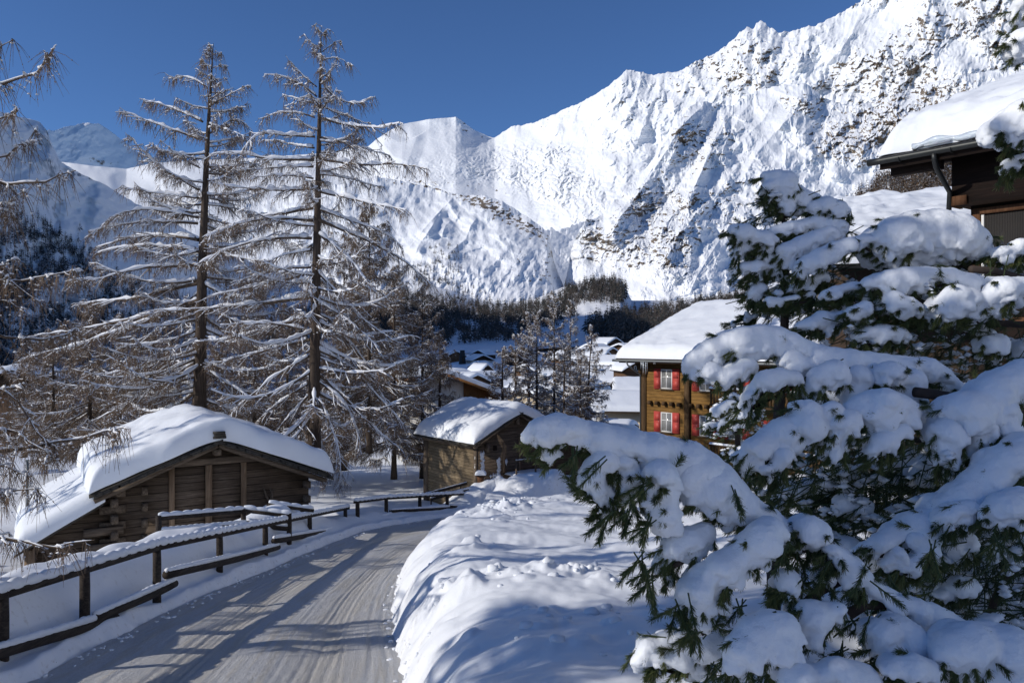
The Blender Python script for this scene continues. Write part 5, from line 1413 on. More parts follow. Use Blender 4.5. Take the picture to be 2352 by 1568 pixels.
def traced(lines, d, trunk_fn, seed, spread=.45):
    r = np.random.default_rng(seed); out = []
    for ln in lines:
        L = math.hypot(ln[-1][0] - ln[0][0], ln[-1][1] - ln[0][1]) / FPX * d
        dy = r.uniform(-spread, spread) * L; n = len(ln)
        out.append([P(x, y, d + dy * (k / (n - 1)) ** 1.2) for k, (x, y) in enumerate(ln)])
    return out
LG = 'tall bare larches above the barns'
R_L = [[(728, 200), (690, 170), (655, 128)], [(728, 222), (660, 180), (605, 172)], [(721, 238), (680, 226), (646, 217)], [(723, 270), (632, 263), (605, 274)], [(724, 314), (650, 311), (595, 303), (554, 342)],
       [(721, 367), (615, 366), (540, 350), (478, 356)], [(720, 383), (615, 386), (556, 394)], [(720, 434), (581, 434), (495, 424)], [(719, 478), (581, 506), (485, 533)], [(718, 506), (547, 516), (470, 546)],
       [(716, 547), (547, 565), (455, 606)], [(714, 614), (600, 628), (540, 650)], [(714, 626), (564, 664), (475, 684)], [(713, 681), (547, 703), (352, 715)], [(712, 722), (547, 773), (444, 786)],
       [(712, 780), (590, 810), (480, 838)], [(712, 817), (615, 876), (533, 951)], [(710, 879), (615, 947), (570, 990)], [(712, 905), (640, 985), (600, 1040)], [(712, 760), (600, 742), (500, 748)],
       [(714, 650), (620, 640), (560, 610)], [(722, 340), (660, 330), (610, 322)], [(720, 410), (640, 402), (570, 412)], [(716, 575), (640, 590), (590, 610)]]
R_R = [[(740, 120), (770, 98), (782, 92)], [(740, 140), (775, 134), (805, 152)], [(738, 185), (800, 236), (859, 223)], [(740, 245), (790, 265), (850, 286)], [(740, 272), (849, 293), (922, 283)],
       [(738, 316), (832, 340), (897, 360)], [(738, 366), (849, 381), (938, 374), (986, 391)], [(734, 440), (849, 466), (935, 482)], [(732, 480), (815, 511), (883, 531), (918, 562)], [(730, 505), (849, 552), (938, 606), (986, 651)],
       [(729, 535), (815, 610), (852, 664)], [(727, 620), (790, 690), (842, 740), (893, 777)], [(726, 690), (804, 740), (870, 800)], [(724, 800), (804, 836), (859, 901), (931, 980)], [(722, 850), (790, 910), (860, 985), (930, 1040)],
       [(722, 900), (765, 990), (785, 1120)], [(722, 930), (740, 1030), (750, 1110)], [(732, 400), (800, 410), (870, 430)], [(724, 760), (830, 770), (905, 760)], [(724, 720), (820, 800), (860, 870), (900, 960)], [(720, 870), (810, 960), (830, 1050)]]
tr = [P(719, 1075, 38), P(722, 900, 38), P(727, 600, 38.1), P(733, 300, 38), P(738, 64, 38)]
larch('tallest larch with a dark straight trunk and snowy limbs behind the left barn', tr, .36, traced(R_L + R_R, 38, None, 3), 21, LG, 58,
      lambda f: 6.0 * (1.02 - f) ** .8, .37, 6, .62, .009, snow_r=.135, sec_len=(.35, 1.15))
L_L = [[(470, 198), (427, 178), (386, 184)], [(466, 280), (386, 246), (328, 229)], [(462, 321), (376, 290), (308, 267), (284, 256)], [(460, 386), (410, 362), (362, 338)], [(458, 437), (369, 386), (325, 342), (304, 318)],
       [(458, 455), (342, 441), (280, 431)], [(456, 489), (393, 482), (342, 458), (321, 431)], [(456, 500), (342, 478), (290, 485), (246, 506)], [(455, 513), (359, 509), (260, 516), (205, 533)], [(456, 551), (359, 541), (219, 568)],
       [(456, 578), (342, 565), (222, 582)], [(455, 609), (308, 616), (219, 645), (150, 646)], [(456, 643), (308, 640), (219, 602)], [(456, 650), (376, 667), (308, 688), (239, 690), (178, 698)], [(454, 706), (342, 725), (205, 753), (82, 771)],
       [(456, 690), (308, 749), (154, 800), (62, 820)], [(450, 760), (342, 790), (266, 790)], [(450, 800), (308, 848), (239, 858)], [(452, 831), (342, 900), (273, 937), (219, 965)], [(455, 886), (342, 879), (267, 890)], [(455, 720), (360, 760), (290, 830)]]
L_R = [[(478, 246), (513, 226), (567, 198)], [(472, 314), (506, 290), (547, 270), (578, 297)], [(475, 284), (530, 301), (564, 314)], [(472, 397), (513, 380), (545, 362)], [(468, 470), (540, 480), (600, 500)], [(464, 560), (540, 590), (620, 600)],
       [(464, 650), (560, 690), (640, 690)], [(460, 760), (550, 800), (640, 850)], [(460, 840), (540, 890), (600, 930)], [(485, 160), (510, 150), (525, 152)]]
tr = [P(457, 1030, 45), P(459, 900, 45), P(465, 600, 45), P(475, 350, 45), P(490, 100, 45)]
larch('broad spreading larch left of the tallest one with long drooping snowy limbs', tr, .44, traced(L_L + L_R, 45, None, 5), 22, LG, 70,
      lambda f: 7.9 * (1.02 - f) ** .85, .37, 6, .68, .011, snow_r=.14, sec_len=(.35, 1.3))
def simple_larch(label, x2, y_top, d, foot, seed, spread, rad=.16, lean=0, n=46, group=None, **kw):
    z0 = -(foot - CY) / FPX * d
    tr = [P(x2 - lean, foot + 40, d), P(x2 - lean * .5, (foot + y_top) / 2, d), P(x2, y_top, d)]
    ex = kw.pop('pw', .8)
    return larch(label, tr, rad, [], seed, group, n, lambda f: spread * (1.03 - f) ** ex, **kw)
for i, (x2, yt, d, ft, sp, n, lab) in enumerate([
        (848, 462, 52, 1000, 5.5, 84, 'fine twigged brown larch right behind the tallest larch'), (206, 690, 55, 1010, 5.6, 66, 'slender larch with a thin trunk low down between the broad larch and the left barn'),
        (122, 760, 58, 1000, 5.0, 56, 'small larch behind the drooping limb tips at the far left'), (585, 640, 57, 1010, 5.6, 76, 'larch half hidden between the two tallest larches'),
        (905, 610, 56, 1060, 5.2, 74, 'larch standing left of the small barn with drooping twigs'), (345, 770, 52, 1020, 5.5, 66, 'larch between the left barn and the broad larch trunk'),
        (970, 650, 60, 1060, 4.6, 66, 'larch in front of the white house wall above the small barn'), (790, 560, 58, 1040, 5.6, 76, 'brown larch just right of the tallest trunk low down'), (275, 720, 64, 1010, 5.4, 60, 'pale larch behind the broad larch on its left side'),
        (660, 700, 62, 1040, 5.4, 66, 'pale larch behind the tallest trunk on its left side'), (1010, 770, 62, 1020, 3.6, 46, 'short bushy larch before the white house corner'), (55, 800, 66, 1010, 4.6, 46, 'faint larch beside the left edge house'),
        (510, 740, 60, 1030, 5.2, 60, 'larch low behind the left barn ridge')]):
    simple_larch(lab, x2, yt, d, ft, 31 + i, sp, .2, 0, n, LG, sec_gap=.27, twigs=6, hang=.6, tw_r=.0135, snow=.75, snow_r=.08, sec_len=(.45, 1.4), knobs=i < 2)
MG = 'larches in the group beside the red shuttered chalet'
for i, (x2, yt, d, ft, sp, n, lab, ln) in enumerate([(1273, 668, 64, 958, 2.9, 60, 'tallest larch of the group with a clear dark trunk in its middle', 0), (1311, 692, 67, 950, 2.6, 54, 'second tallest larch just right of the group middle', 3),
        (1233, 714, 63, 950, 2.7, 54, 'larch left of the tallest in the group, twin topped with its neighbour', 0), (1212, 714, 66, 940, 2.6, 50, 'leftmost tall larch of the group', -3), (1361, 747, 62, 968, 2.7, 46, 'leaning larch at the right end of the group', 16),
        (1184, 769, 65, 930, 2.2, 40, 'low larch left of the group before the dark piste house', 0), (1154, 796, 60, 935, 2.3, 40, 'smallest larch at the left end of the group', 0), (1296, 790, 58, 970, 2.4, 40, 'low front larch under the tallest of the group', 0), (1335, 800, 60, 968, 2.2, 36, 'short larch between the second tallest and the leaning one', 4)]):
    simple_larch(lab, x2, yt, d, ft, 50 + i, sp * 1.08, .15, ln, n + 8, MG, sec_gap=.22, twigs=5, hang=.36, tw_r=.0115, snow=.9, snow_r=.075, pw=.75, sec_len=(.25, .7), knobs=False)
# larch just outside the left edge whose limbs reach into the picture
NL = [[(-140, 240), (0, 195), (68, 174), (105, 148), (124, 108)], [(-140, 400), (0, 359), (34, 352), (68, 328), (90, 300)], [(-140, 400), (0, 417), (68, 427), (120, 422), (166, 382)], [(-140, 640), (0, 647), (68, 638), (120, 641), (168, 624)],
      [(-140, 880), (0, 896), (34, 896), (66, 880), (80, 870)], [(-140, 850), (0, 893), (40, 930), (85, 985), (112, 1022)], [(-140, 1060), (0, 1029), (103, 1023), (205, 1010), (292, 976)], [(-140, 1200), (0, 1231), (68, 1251), (150, 1250), (205, 1238)],
      [(-140, 1100), (0, 1125), (51, 1128), (92, 1140)], [(-140, 560), (-20, 610), (40, 660), (90, 690)], [(-140, 300), (0, 270), (50, 262)], [(-140, 700), (0, 690), (60, 702)], [(-140, 960), (0, 985), (60, 1000), (120, 1060)], [(-140, 1000), (0, 1070), (60, 1090)], [(-140, 480), (-20, 470), (40, 500)]]
tr = [P(-150, 1600, 11), P(-150, 784, 11), P(-150, -700, 11)]
larch('near larch whose thin drooping limbs reach in from the left edge', tr, .2, traced(NL, 11, None, 8, .2), 24, None, 26, lambda f: 2.6 * (1.05 - f) ** .7, .2, 7, .42, .0042, .8, None, .05, True, 'larch', (.2, .6), .3)
# trees out of sight on the left whose shade falls over road, bank and pines
for i, (x, y, h, sp, zl, n, gp) in enumerate([(-13.5, 3.5, 16, 2.6, .25, 40, .34), (-17, 9.5, 18, 2.4, .2, 30, .34), (-12.5, -4.5, 15, 2.8, .2, 50, .34), (-21, 1, 19, 3.0, .2, 44, .34), (-24, 15, 19, 3.0, .2, 38, .34),
        (-21, 21, 17, 2.4, .2, 30, .34), (-33, 24, 19, 3.4, .15, 44, .34), (-30, 38, 18, 3.6, .15, 44, .34),
        (-7.6, 1.6, 12.5, 3.4, .53, 140, .2), (-9.6, 4.6, 13.5, 3.4, .50, 150, .2), (-9, -1.4, 13, 3.2, .58, 110, .2)]):  # these unseen dense high crowns are added to shade the pines
    z0 = float(base_z(np.array([float(x)]), np.array([float(y)]))[0])
    larch('larch beyond the left picture edge shading the road' if n < 100 else 'unseen dense larch crown added beyond the left picture edge to shade the pines', [(x, y, z0 - .5), (x + .1, y, z0 + h / 2), (x, y, z0 + h)], .2, [], 80 + i, 'larches left of the picture', n, lambda f, sp=sp: sp * (1.03 - f) ** .6, gp, 4 if n < 100 else 7, .5, .011 if n < 100 else .016, 1.0, None, .1 if n < 100 else .16, False, zlow=zl)
# ------------------------------------------------------------------ snow loaded pines on the right
def m_needle():
    def f(nt, b):
        b.inputs['Roughness'].default_value = .6; b.inputs['Specular IOR Level'].default_value = .25
        at = nd(nt, 'ShaderNodeAttribute', attribute_name='hue')
        nt.links.new(ramp(nt, at.outputs['Fac'], [(0, (.034, .052, .020)), (.6, (.080, .104, .036)), (.92, (.15, .16, .05)), (1, (.2, .15, .08))]), b.inputs['Base Color'])
    return mat('pine needles', f)
M['needle'] = m_needle()
M['pine_bark'] = m_plain('pine bark', (.055, .042, .036), .9, .45, 14, .15, 0, .6)
_ico = None
def ico_np():
    global _ico
    if _ico is None:
        import bmesh
        bm = bmesh.new(); bmesh.ops.create_icosphere(bm, subdivisions=2, radius=1.0); bm.verts.ensure_lookup_table()
        _ico = (np.array([v.co[:] for v in bm.verts]), np.array([[v.index for v in f.verts] for f in bm.faces])); bm.free()
    return _ico
def snow_mass(C, Rr, vox, seed, o, rough=1.0):
    """melts ellipsoids C (N,3), radii Rr (N,3) into one lump of snow; returns verts, quads"""
    iv, it = ico_np(); n = len(iv)
    V = (C[:, None] + iv[None] * Rr[:, None]).reshape(-1, 3); T = (it[None] + (np.arange(len(C)) * n)[:, None, None]).reshape(-1, 3)
    me = bpy.data.meshes.new('tmp'); me.from_pydata(V.tolist(), [], T.tolist()); ob = bpy.data.objects.new('tmp', me); COL.objects.link(ob)
    md = ob.modifiers.new('r', 'REMESH'); md.mode = 'VOXEL'; md.voxel_size = vox; md.use_smooth_shade = True
    sm = ob.modifiers.new('s', 'SMOOTH'); sm.factor = .6; sm.iterations = 5
    dg = bpy.context.evaluated_depsgraph_get(); ev = ob.evaluated_get(dg); m2 = ev.to_mesh()
    nv = len(m2.vertices); v = np.empty(nv * 3, np.float32); m2.vertices.foreach_get('co', v); v = v.reshape(-1, 3).astype(float)
    nn = np.empty(nv * 3, np.float32); m2.vertices.foreach_get('normal', nn); nn = nn.reshape(-1, 3)
    f = np.array([p.vertices[:] for p in m2.polygons if len(p.vertices) == 4])
    t = np.array([p.vertices[:] for p in m2.polygons if len(p.vertices) == 3], int).reshape(-1, 3)
    ev.to_mesh_clear(); bpy.data.objects.remove(ob); bpy.data.meshes.remove(me)
    low = np.clip(.65 - nn[:, 2], .22, 1.4)
    disp = .042 * fbm3(v * 4.0, 3, seed) * low + .024 * fbm3(v * 13, 4, seed + 4) * low ** 1.6 * rough + .004 * fbm3(v * 60, 2, seed + 8) * rough
    return v + nn * disp[:, None] - o, f, t
def needle_tufts(C, D, r, length=(.03, .052), per=110, axis=(.06, .14), w=.0020):
    """tufts at C pointing along D: needles all round a short shoot"""
    N = len(C); D = D / (np.linalg.norm(D, axis=1, keepdims=True) + 1e-9)
    ax = r.uniform(*axis, N)
    i = np.repeat(np.arange(N), per); n = len(i)
    f = r.uniform(0, 1, n) ** .8
    rnd = r.normal(0, 1, (n, 3)); rnd -= (rnd * D[i]).sum(1, keepdims=True) * D[i]; rnd /= np.linalg.norm(rnd, axis=1, keepdims=True) + 1e-9
    base = C[i] + D[i] * (ax[i] * f)[:, None]
    d = D[i] * r.uniform(.5, 1.3, (n, 1)) + rnd * r.uniform(.35, .95, (n, 1)) + np.array([0, 0, -.18]); d /= np.linalg.norm(d, axis=1, keepdims=True)
    L = r.uniform(*length, n)[:, None]
    s = np.cross(d, r.normal(0, 1, (n, 3))); s /= np.linalg.norm(s, axis=1, keepdims=True) + 1e-9
    tip = base + d * L + np.array([0, 0, -1.]) * L * .12
    V = np.stack([base - s * w, base + s * w, tip + s * w * .5, tip - s * w * .5], 1).reshape(-1, 3)
    Q = np.arange(n * 4).reshape(-1, 4)
    hue = np.repeat(np.clip(r.random(N)[i] * .55 + r.random(n) * .45, 0, 1), 4)
    hue = np.where(np.repeat(r.random(n) < .03, 4), 1.0, np.minimum(hue, .9))
    return V, Q, hue
def stems(C, D, ax):
    Pt = np.stack([C - D * .05, C + D * ax[:, None]], 1); return tube_np(Pt, np.full((len(C), 2), .005), 4)
# traced crops: origin and scale of each magnified view
ZA = (1548, 344.5, .3418); ZB = (1548, 689, .3418); ZC = (1548, 1032.4, .3418); Z5 = (746.5, 689, .3418); ZT = (1548, 0, .3418)
def bough(tree, view, blobs, d, seed, vox=.018, dens=1.0, link=True, dz=0.0, stem=None, crumbs=1.0, slope=0.0, tuft=1.0, wood=True, inf=1.36):
    r = np.random.default_rng(seed); ox, oy, s = view
    o = np.array(tree.location)
    q = [(ox + x * s, oy + y * s, rr * s * inf + 2) for x, y, rr in blobs]
    C = []; Rr = []; main = []
    for k, (x, y, rr) in enumerate(q):
        dd = d + slope * (k / max(1, len(q) - 1)); rm = rr / FPX * dd
        c = P(x, y, dd + r.normal(0, .12) * rm * 2); C.append(c); Rr.append([rm, rm * 1.15, rm * .92]); main.append((c, rm))
        if k and link:
            c0, r0 = main[k - 1]; g = np.linalg.norm(c - c0)
            if g < 2.4 * max(rm, r0):
                for f in (.33, .66): C.append(c0 * (1 - f) + c * f); w = (r0 * (1 - f) + rm * f) * .95; Rr.append([w, w * 1.1, w * .92])
        # lumps behind give the load its depth
        C.append(c + np.array([r.uniform(-.4, .4) * rm, rm * r.uniform(.6, 1.1), -rm * .15])); Rr.append([rm * .85] * 3)
        for j in range(int(3 * crumbs)):
            a = r.uniform(math.pi * 1.05, math.pi * 1.95); cr = rm * r.uniform(.14, .32)
            C.append(c + np.array([math.cos(a), r.uniform(-.7, .3), math.sin(a)]) * rm * .92); Rr.append([cr, cr, cr * 1.2])
    C = np.array(C); Rr = np.array(Rr)
    v, f, t = snow_mass(C, Rr, vox, seed, o)
    # wood under the load
    pts = np.array([c - (0, 0, rm * .75) for c, rm in main]); m = MB()
    rad = np.clip(np.array([rm for c, rm in main]) * .16, .012, .035)
    if stem is not None: pts = np.concatenate([pts, [P(*stem)]]); rad = np.r_[rad, .05]
    m.tube(pts - o if len(pts) > 1 else np.array([pts[0], pts[0] + (.1, .05, -.05)]) - o, rad if len(pts) > 1 else np.array([.015, .015]), 7)
    bw = m.build('bough', M['pine_bark'], tree, True)
    mesh_np('snow_load', v, f, t if len(t) else None, mats=M['snow_pine'], smooth=True, parent=bw)
    # needles under and round the load
    tc = []; td = []
    for k, (c, rm) in enumerate(main):
        nb = max(2, int(tuft * dens * 11 * rm / .12))
        ax = (main[min(k + 1, len(main) - 1)][0] - main[max(k - 1, 0)][0]); ax = ax / (np.linalg.norm(ax) + 1e-9)
        if ax[0] > 0: ax = -ax
        for j in range(nb):
            a = r.uniform(math.pi * .98, math.pi * 2.02); a = r.uniform(0, 6.28) if j % 6 == 5 else a; u = np.array([math.cos(a), r.uniform(-.85, .5), math.sin(a) * .95]); u /= np.linalg.norm(u)
            tc.append(c + u * rm * (r.uniform(.58, .84) if j % 6 != 5 else r.uniform(.78, .92))); td.append(u * .5 + ax * .6 + np.array([0, 0, -.3]) + r.normal(0, .22, 3))
    tc = np.array(tc); td = np.array(td); td /= np.linalg.norm(td, axis=1, keepdims=True)
    V, Q, h = needle_tufts(tc, td, r)
    V2, Q2 = stems(tc, td, r.uniform(.05, .11, len(tc)))
    mesh_np('needles', np.concatenate([V, V2]) - o, np.concatenate([Q, Q2 + len(V)]), mats=M['needle'], parent=bw, attrs={'hue': np.r_[h, np.full(len(V2), .05)]})
    return bw
def pine_fill(tree, poly, n, d0, d1, seed, axis=(.15, .35), per=60, snowy=.35, name='inner_needles'):
    r = np.random.default_rng(seed); o = np.array(tree.location)
    p = np.array(poly); lo = p.min(0); hi = p.max(0)
    x = r.uniform(lo[0], hi[0], n * 3); y = r.uniform(lo[1], hi[1], n * 3); m = inside(x, y, poly); x = x[m][:n]; y = y[m][:n]
    d = r.uniform(d0, d1, len(x))
    C = np.stack([(x - CX) / FPX * d, d, -(y - CY) / FPX * d], -1)
    D = np.stack([r.normal(-.55, .5, len(x)), r.normal(-.2, .5, len(x)), r.normal(-.3, .35, len(x))], -1); D /= np.linalg.norm(D, axis=1, keepdims=True)
    V, Q, h = needle_tufts(C, D, r, (.045, .075), per, axis, .0022)
    V2, Q2 = stems(C - D * .2, D, r.uniform(.35, .5, len(C)))
    q = mesh_np(name, np.concatenate([V, V2]) - o, np.concatenate([Q, Q2 + len(V)]), mats=M['needle'], parent=tree, attrs={'hue': np.r_[h * .8, np.full(len(V2), .05)]})
    k = r.random(len(C)) < snowy
    Cs = np.repeat(C[k], 5, 0); rs = r.uniform(.012, .05, (len(Cs), 1)) * np.array([[1.4, 1.4, .7]])
    Cs = Cs + np.repeat(D[k], 5, 0) * r.uniform(0, .25, (len(Cs), 1)) + r.normal(0, .02, Cs.shape) + (0, 0, .03)
    V, T = octas(Cs, rs); mesh_np('snow_dusting', V - o, tris=T, mats=M['snow_pine'], smooth=True, parent=q)['kind'] = 'stuff'

def small_pine():
    b0 = P(1800, 1440, 8.5)
    t = empty('pine', b0, 'young pine with a pointed snow plastered top rising behind the big snowy boughs', 'pine')
    o = b0
    m = MB(); m.tube(np.array([P(1778, 1440, 8.5), P(1772, 1150, 8.5), P(1800, 800, 8.6), P(1806, 600, 8.6), P(1792, 395, 8.5)]) - o, [.075, .06, .05, .035, .012], 9); m.build('trunk', M['pine_bark'], t, True)
    m = MB(); m.tube(np.array([P(1775, 1120, 8.5), P(1792, 1150, 8.4), P(1826, 1208, 8.3)]) - o, [.03, .03, .03], 8); m.build('fork', M['pine_bark'], t, True)
    bough(t, ZA, [(630, 190, 42), (690, 195, 52), (750, 215, 60), (650, 260, 45), (660, 330, 40), (720, 290, 75), (790, 310, 72), (860, 330, 55), (930, 335, 42), (980, 340, 25), (740, 370, 50)], 8.5, 201, .016)
    bough(t, ZA, [(930, 395, 42), (1020, 375, 52), (1100, 395, 50), (1150, 425, 30)], 8.4, 202, .016)
    bough(t, ZA, [(690, 545, 34), (780, 525, 40), (860, 520, 42), (950, 500, 52), (1040, 515, 60), (1110, 530, 52)], 8.4, 203, .016)
    bough(t, ZA, [(412, 545, 40), (470, 565, 55), (540, 605, 60), (600, 610, 58), (655, 625, 45), (600, 690, 52), (450, 640, 36), (432, 700, 32)], 8.2, 204, .016)
    bough(t, ZA, [(690, 745, 40), (760, 695, 62), (850, 650, 58), (950, 600, 48), (1050, 560, 36)], 8.2, 205, .016)
    bough(t, ZA, [(480, 800, 44), (560, 795, 50), (640, 800, 44), (690, 830, 26)], 8.2, 206, .016)
    bough(t, ZA, [(535, 950, 34), (580, 935, 36), (560, 1000, 20)], 8.2, 207, .016, 2.0)
    bough(t, ZA, [(700, 970, 26), (800, 940, 30), (900, 900, 34), (1000, 860, 30)], 8.1, 208, .016, 2.4, crumbs=2)
    bough(t, ZA, [(640, 1010, 22), (720, 1020, 24), (820, 1000, 26), (920, 980, 28)], 8.0, 209, .016, 2.6, crumbs=2)
    bough(t, ZA, [(480, 1140, 16), (540, 1130, 18), (400, 1160, 12), (490, 1100, 12), (550, 1110, 12)], 8.6, 210, .014, 1.6)
    pine_fill(t, [(1740, 470), (1790, 410), (1850, 470), (1930, 500), (1960, 560), (1930, 640), (1960, 700), (1900, 760), (1780, 740), (1720, 700), (1720, 620), (1700, 590)], 230, 8.45, 9.0, 220, (.1, .25), 50, .3)
small_pine()
def big_pine():
    b0 = np.array((7.0, 8.6, -3.2))
    t = empty('pine', b0, 'big pine at the right with heavy snow loaded boughs sweeping towards the road', 'pine')
    m = MB(); m.tube(np.array([(7.0, 8.6, -3.6), (7.05, 8.6, 0), (7.0, 8.7, 4.5)]) - b0, [.22, .18, .10], 12); m.build('trunk', M['pine_bark'], t, True)
    bough(t, ZA, [(1180, 630, 36), (1280, 610, 40), (1380, 640, 62), (1500, 600, 125), (1620, 575, 135), (1750, 575, 145), (1880, 575, 125), (1970, 615, 100), (2040, 660, 60), (1500, 710, 80), (1620, 720, 90), (1750, 715, 90), (2100, 700, 40)], 8.0, 301, .02, .55, stem=(2500, 640, 8.5))
    bough(t, ZA, [(850, 800, 34), (900, 765, 44), (980, 715, 46), (1080, 665, 42), (1180, 635, 36)], 7.9, 302, .016, 1.4)
    bough(t, ZA, [(2150, 690, 30), (2200, 700, 46), (2300, 690, 46), (2350, 710, 40), (2330, 640, 40)], 7.8, 303, .018)
    bough(t, ZA, [(1320, 905, 46), (1380, 895, 60), (1450, 890, 72), (1560, 875, 68), (1700, 855, 58), (1850, 850, 50), (1980, 900, 58), (2100, 905, 48), (2220, 905, 48), (1390, 1000, 50), (1420, 1050, 34)], 7.5, 304, .018, .8, stem=(2500, 760, 8.4))
    bough(t, ZA, [(1800, 1085, 44), (1840, 1040, 70), (1900, 1000, 76), (1980, 1000, 60), (2050, 1130, 40), (2080, 1080, 50), (2120, 1020, 58), (2220, 950, 78), (2310, 930, 62)], 7.2, 305, .018, .9, stem=(2480, 800, 8.4))
    bough(t, ZA, [(850, 1190, 30), (920, 1185, 50), (1000, 1150, 56), (1080, 1140, 42), (1150, 1100, 22)], 7.6, 306, .016, 1.2, crumbs=2)
    bough(t, ZA, [(1260, 1265, 40), (1310, 1250, 56), (1400, 1235, 58), (1500, 1240, 48), (1560, 1270, 30)], 7.4, 307, .016)
    bough(t, ZA, [(1200, 1080, 26), (1290, 1050, 32), (1430, 1100, 34), (1550, 1085, 38), (1700, 1080, 34)], 7.4, 308, .016, 1.8, crumbs=2)
    bough(t, ZA, [(1040, 970, 24), (1100, 950, 34), (1200, 930, 40), (1280, 925, 34)], 7.7, 309, .016, 2.0, crumbs=2)
    bough(t, ZB, [(100, 440, 44), (170, 400, 74), (260, 345, 86), (360, 310, 100), (470, 280, 98), (580, 258, 92), (680, 265, 92), (780, 305, 88), (880, 350, 78), (980, 385, 82), (1080, 405, 86), (1180, 415, 82), (1300, 425, 76), (1420, 432, 68), (1550, 455, 74),
                  (1700, 460, 74), (1800, 505, 64), (1880, 560, 38), (1940, 590, 26)], 6.6, 310, .018, .5, stem=(2520, 1000, 8.4), crumbs=.7, inf=1.14)
    bough(t, ZB, [(250, 480, 62), (320, 530, 54), (400, 480, 66), (480, 440, 66)], 6.5, 311, .016, .7, inf=1.1)
    bough(t, ZB, [(520, 660, 60), (560, 610, 66), (620, 545, 70), (720, 530, 70), (800, 530, 55), (480, 720, 40), (530, 785, 22)], 6.3, 312, .016, .8, inf=1.12)
    bough(t, ZB, [(780, 400, 60), (820, 450, 66), (880, 450, 56)], 6.5, 313, .016, .5)
    bough(t, ZB, [(1080, 480, 66), (990, 525, 70), (950, 600, 56), (960, 690, 36)], 6.3, 314, .016, .7)
    bough(t, ZB, [(1240, 520, 66), (1230, 580, 70), (1200, 650, 46)], 6.4, 315, .016, .6)
    bough(t, ZB, [(1450, 500, 76), (1420, 560, 56), (1600, 540, 66), (1560, 620, 36), (1650, 660, 26)], 6.4, 316, .016, .7)
    bough(t, ZB, [(850, 720, 44), (900, 745, 66), (900, 830, 92), (990, 825, 84), (760, 885, 84), (650, 935, 74), (560, 1005, 74), (485, 1080, 62), (475, 1150, 34), (1060, 745, 56)], 6.0, 317, .017, .8)
    bough(t, ZB, [(740, 1050, 54), (690, 1125, 46), (650, 1185, 34), (610, 1150, 34)], 5.9, 318, .015, .9)
    bough(t, ZB, [(1200, 745, 56), (1270, 700, 60), (1340, 670, 60), (1420, 680, 74), (1500, 725, 84), (1580, 745, 62), (1360, 770, 104), (1270, 770, 76)], 6.0, 319, .017, .6, stem=(2400, 1080, 8.2))
    bough(t, ZB, [(1180, 800, 60), (1120, 850, 66), (1085, 950, 56), (1070, 1010, 34)], 5.9, 320, .016, .8)
    bough(t, ZB, [(1540, 880, 44), (1400, 965, 74), (1350, 1020, 44), (1460, 940, 50)], 5.9, 321, .016, .8)
    bough(t, ZB, [(750, 1295, 44), (850, 1275, 50), (950, 1255, 50), (1050, 1215, 46), (1130, 1185, 40), (1210, 1150, 32)], 7.2, 322, .017, 1.3)
    bough(t, ZB, [(1560, 1180, 44), (1620, 1140, 54), (1700, 1100, 54)], 7.4, 323, .017, 1.0)
    bough(t, ZB, [(1800, 900, 80), (1850, 800, 100), (1950, 745, 104), (2050, 705, 98), (2150, 625, 98), (2250, 565, 98), (2350, 505, 95)], 6.0, 324, .018, .6, stem=(2480, 830, 7.4))
    bough(t, ZB, [(1830, 900, 86), (1820, 980, 70), (1790, 1065, 44)], 5.9, 325, .016, .8)
    bough(t, ZB, [(2060, 800, 80), (2080, 870, 70), (2040, 985, 60)], 5.9, 326, .016, .8)
    bough(t, ZB, [(2200, 760, 86), (2235, 880, 70), (2220, 965, 40)], 5.9, 327, .016, .8)
    bough(t, ZC, [(1230, 690, 30), (1300, 672, 44), (1400, 640, 64), (1500, 585, 82), (1640, 520, 86), (1750, 465, 80), (1850, 390, 84), (1950, 330, 90), (2050, 250, 100), (2150, 180, 106), (2250, 95, 112), (2350, 10, 112)], 5.6, 328, .017, .6, stem=(2460, 980, 6.8))
    bough(t, ZC, [(1640, 600, 62), (1720, 670, 52), (1600, 780, 52), (1550, 800, 32), (1660, 740, 46)], 5.5, 329, .015, .9)
    bough(t, ZC, [(1470, 740, 38), (1420, 780, 34), (1500, 700, 40)], 5.5, 330, .014, 1.0)
    bough(t, ZC, [(1860, 460, 66), (1920, 430, 64), (1990, 400, 50)], 5.4, 331, .015, .9)
    bough(t, ZC, [(1880, 660, 48), (1950, 620, 62)], 5.8, 332, .015, .9)
    bough(t, ZC, [(2160, 420, 70), (2230, 390, 90), (2320, 370, 100), (2200, 470, 40)], 5.3, 333, .016, .7)
    bough(t, ZC, [(1770, 740, 30), (1830, 745, 34)], 5.8, 334, .014, 1.2)
    bough(t, ZC, [(1780, 990, 34), (1850, 960, 46), (1920, 910, 52), (1990, 910, 44)], 5.8, 335, .015, .9)
    bough(t, ZC, [(2080, 1180, 34), (2130, 1160, 40), (2180, 1140, 30)], 5.5, 336, .014, 1.0)
    # the long low bough in front
    bough(t, Z5, [(1395, 890, 46), (1460, 865, 64), (1560, 858, 76), (1660, 880, 78), (1760, 910, 78), (1860, 930, 86), (1960, 970, 104), (2080, 1010, 114), (2200, 1035, 118), (2310, 1060, 118), (2420, 1100, 130), (2530, 1170, 130), (2630, 1240, 110)], 5.2, 340, .017, .4, crumbs=.6)
    bough(t, Z5, [(1470, 940, 56), (1500, 1020, 46), (1560, 1040, 26)], 5.2, 341, .015, .6)
    bough(t, Z5, [(1880, 1080, 70), (1820, 1150, 78), (1800, 1220, 84), (1840, 1290, 74), (1870, 1350, 54), (1900, 1400, 50)], 5.1, 342, .016, .8)
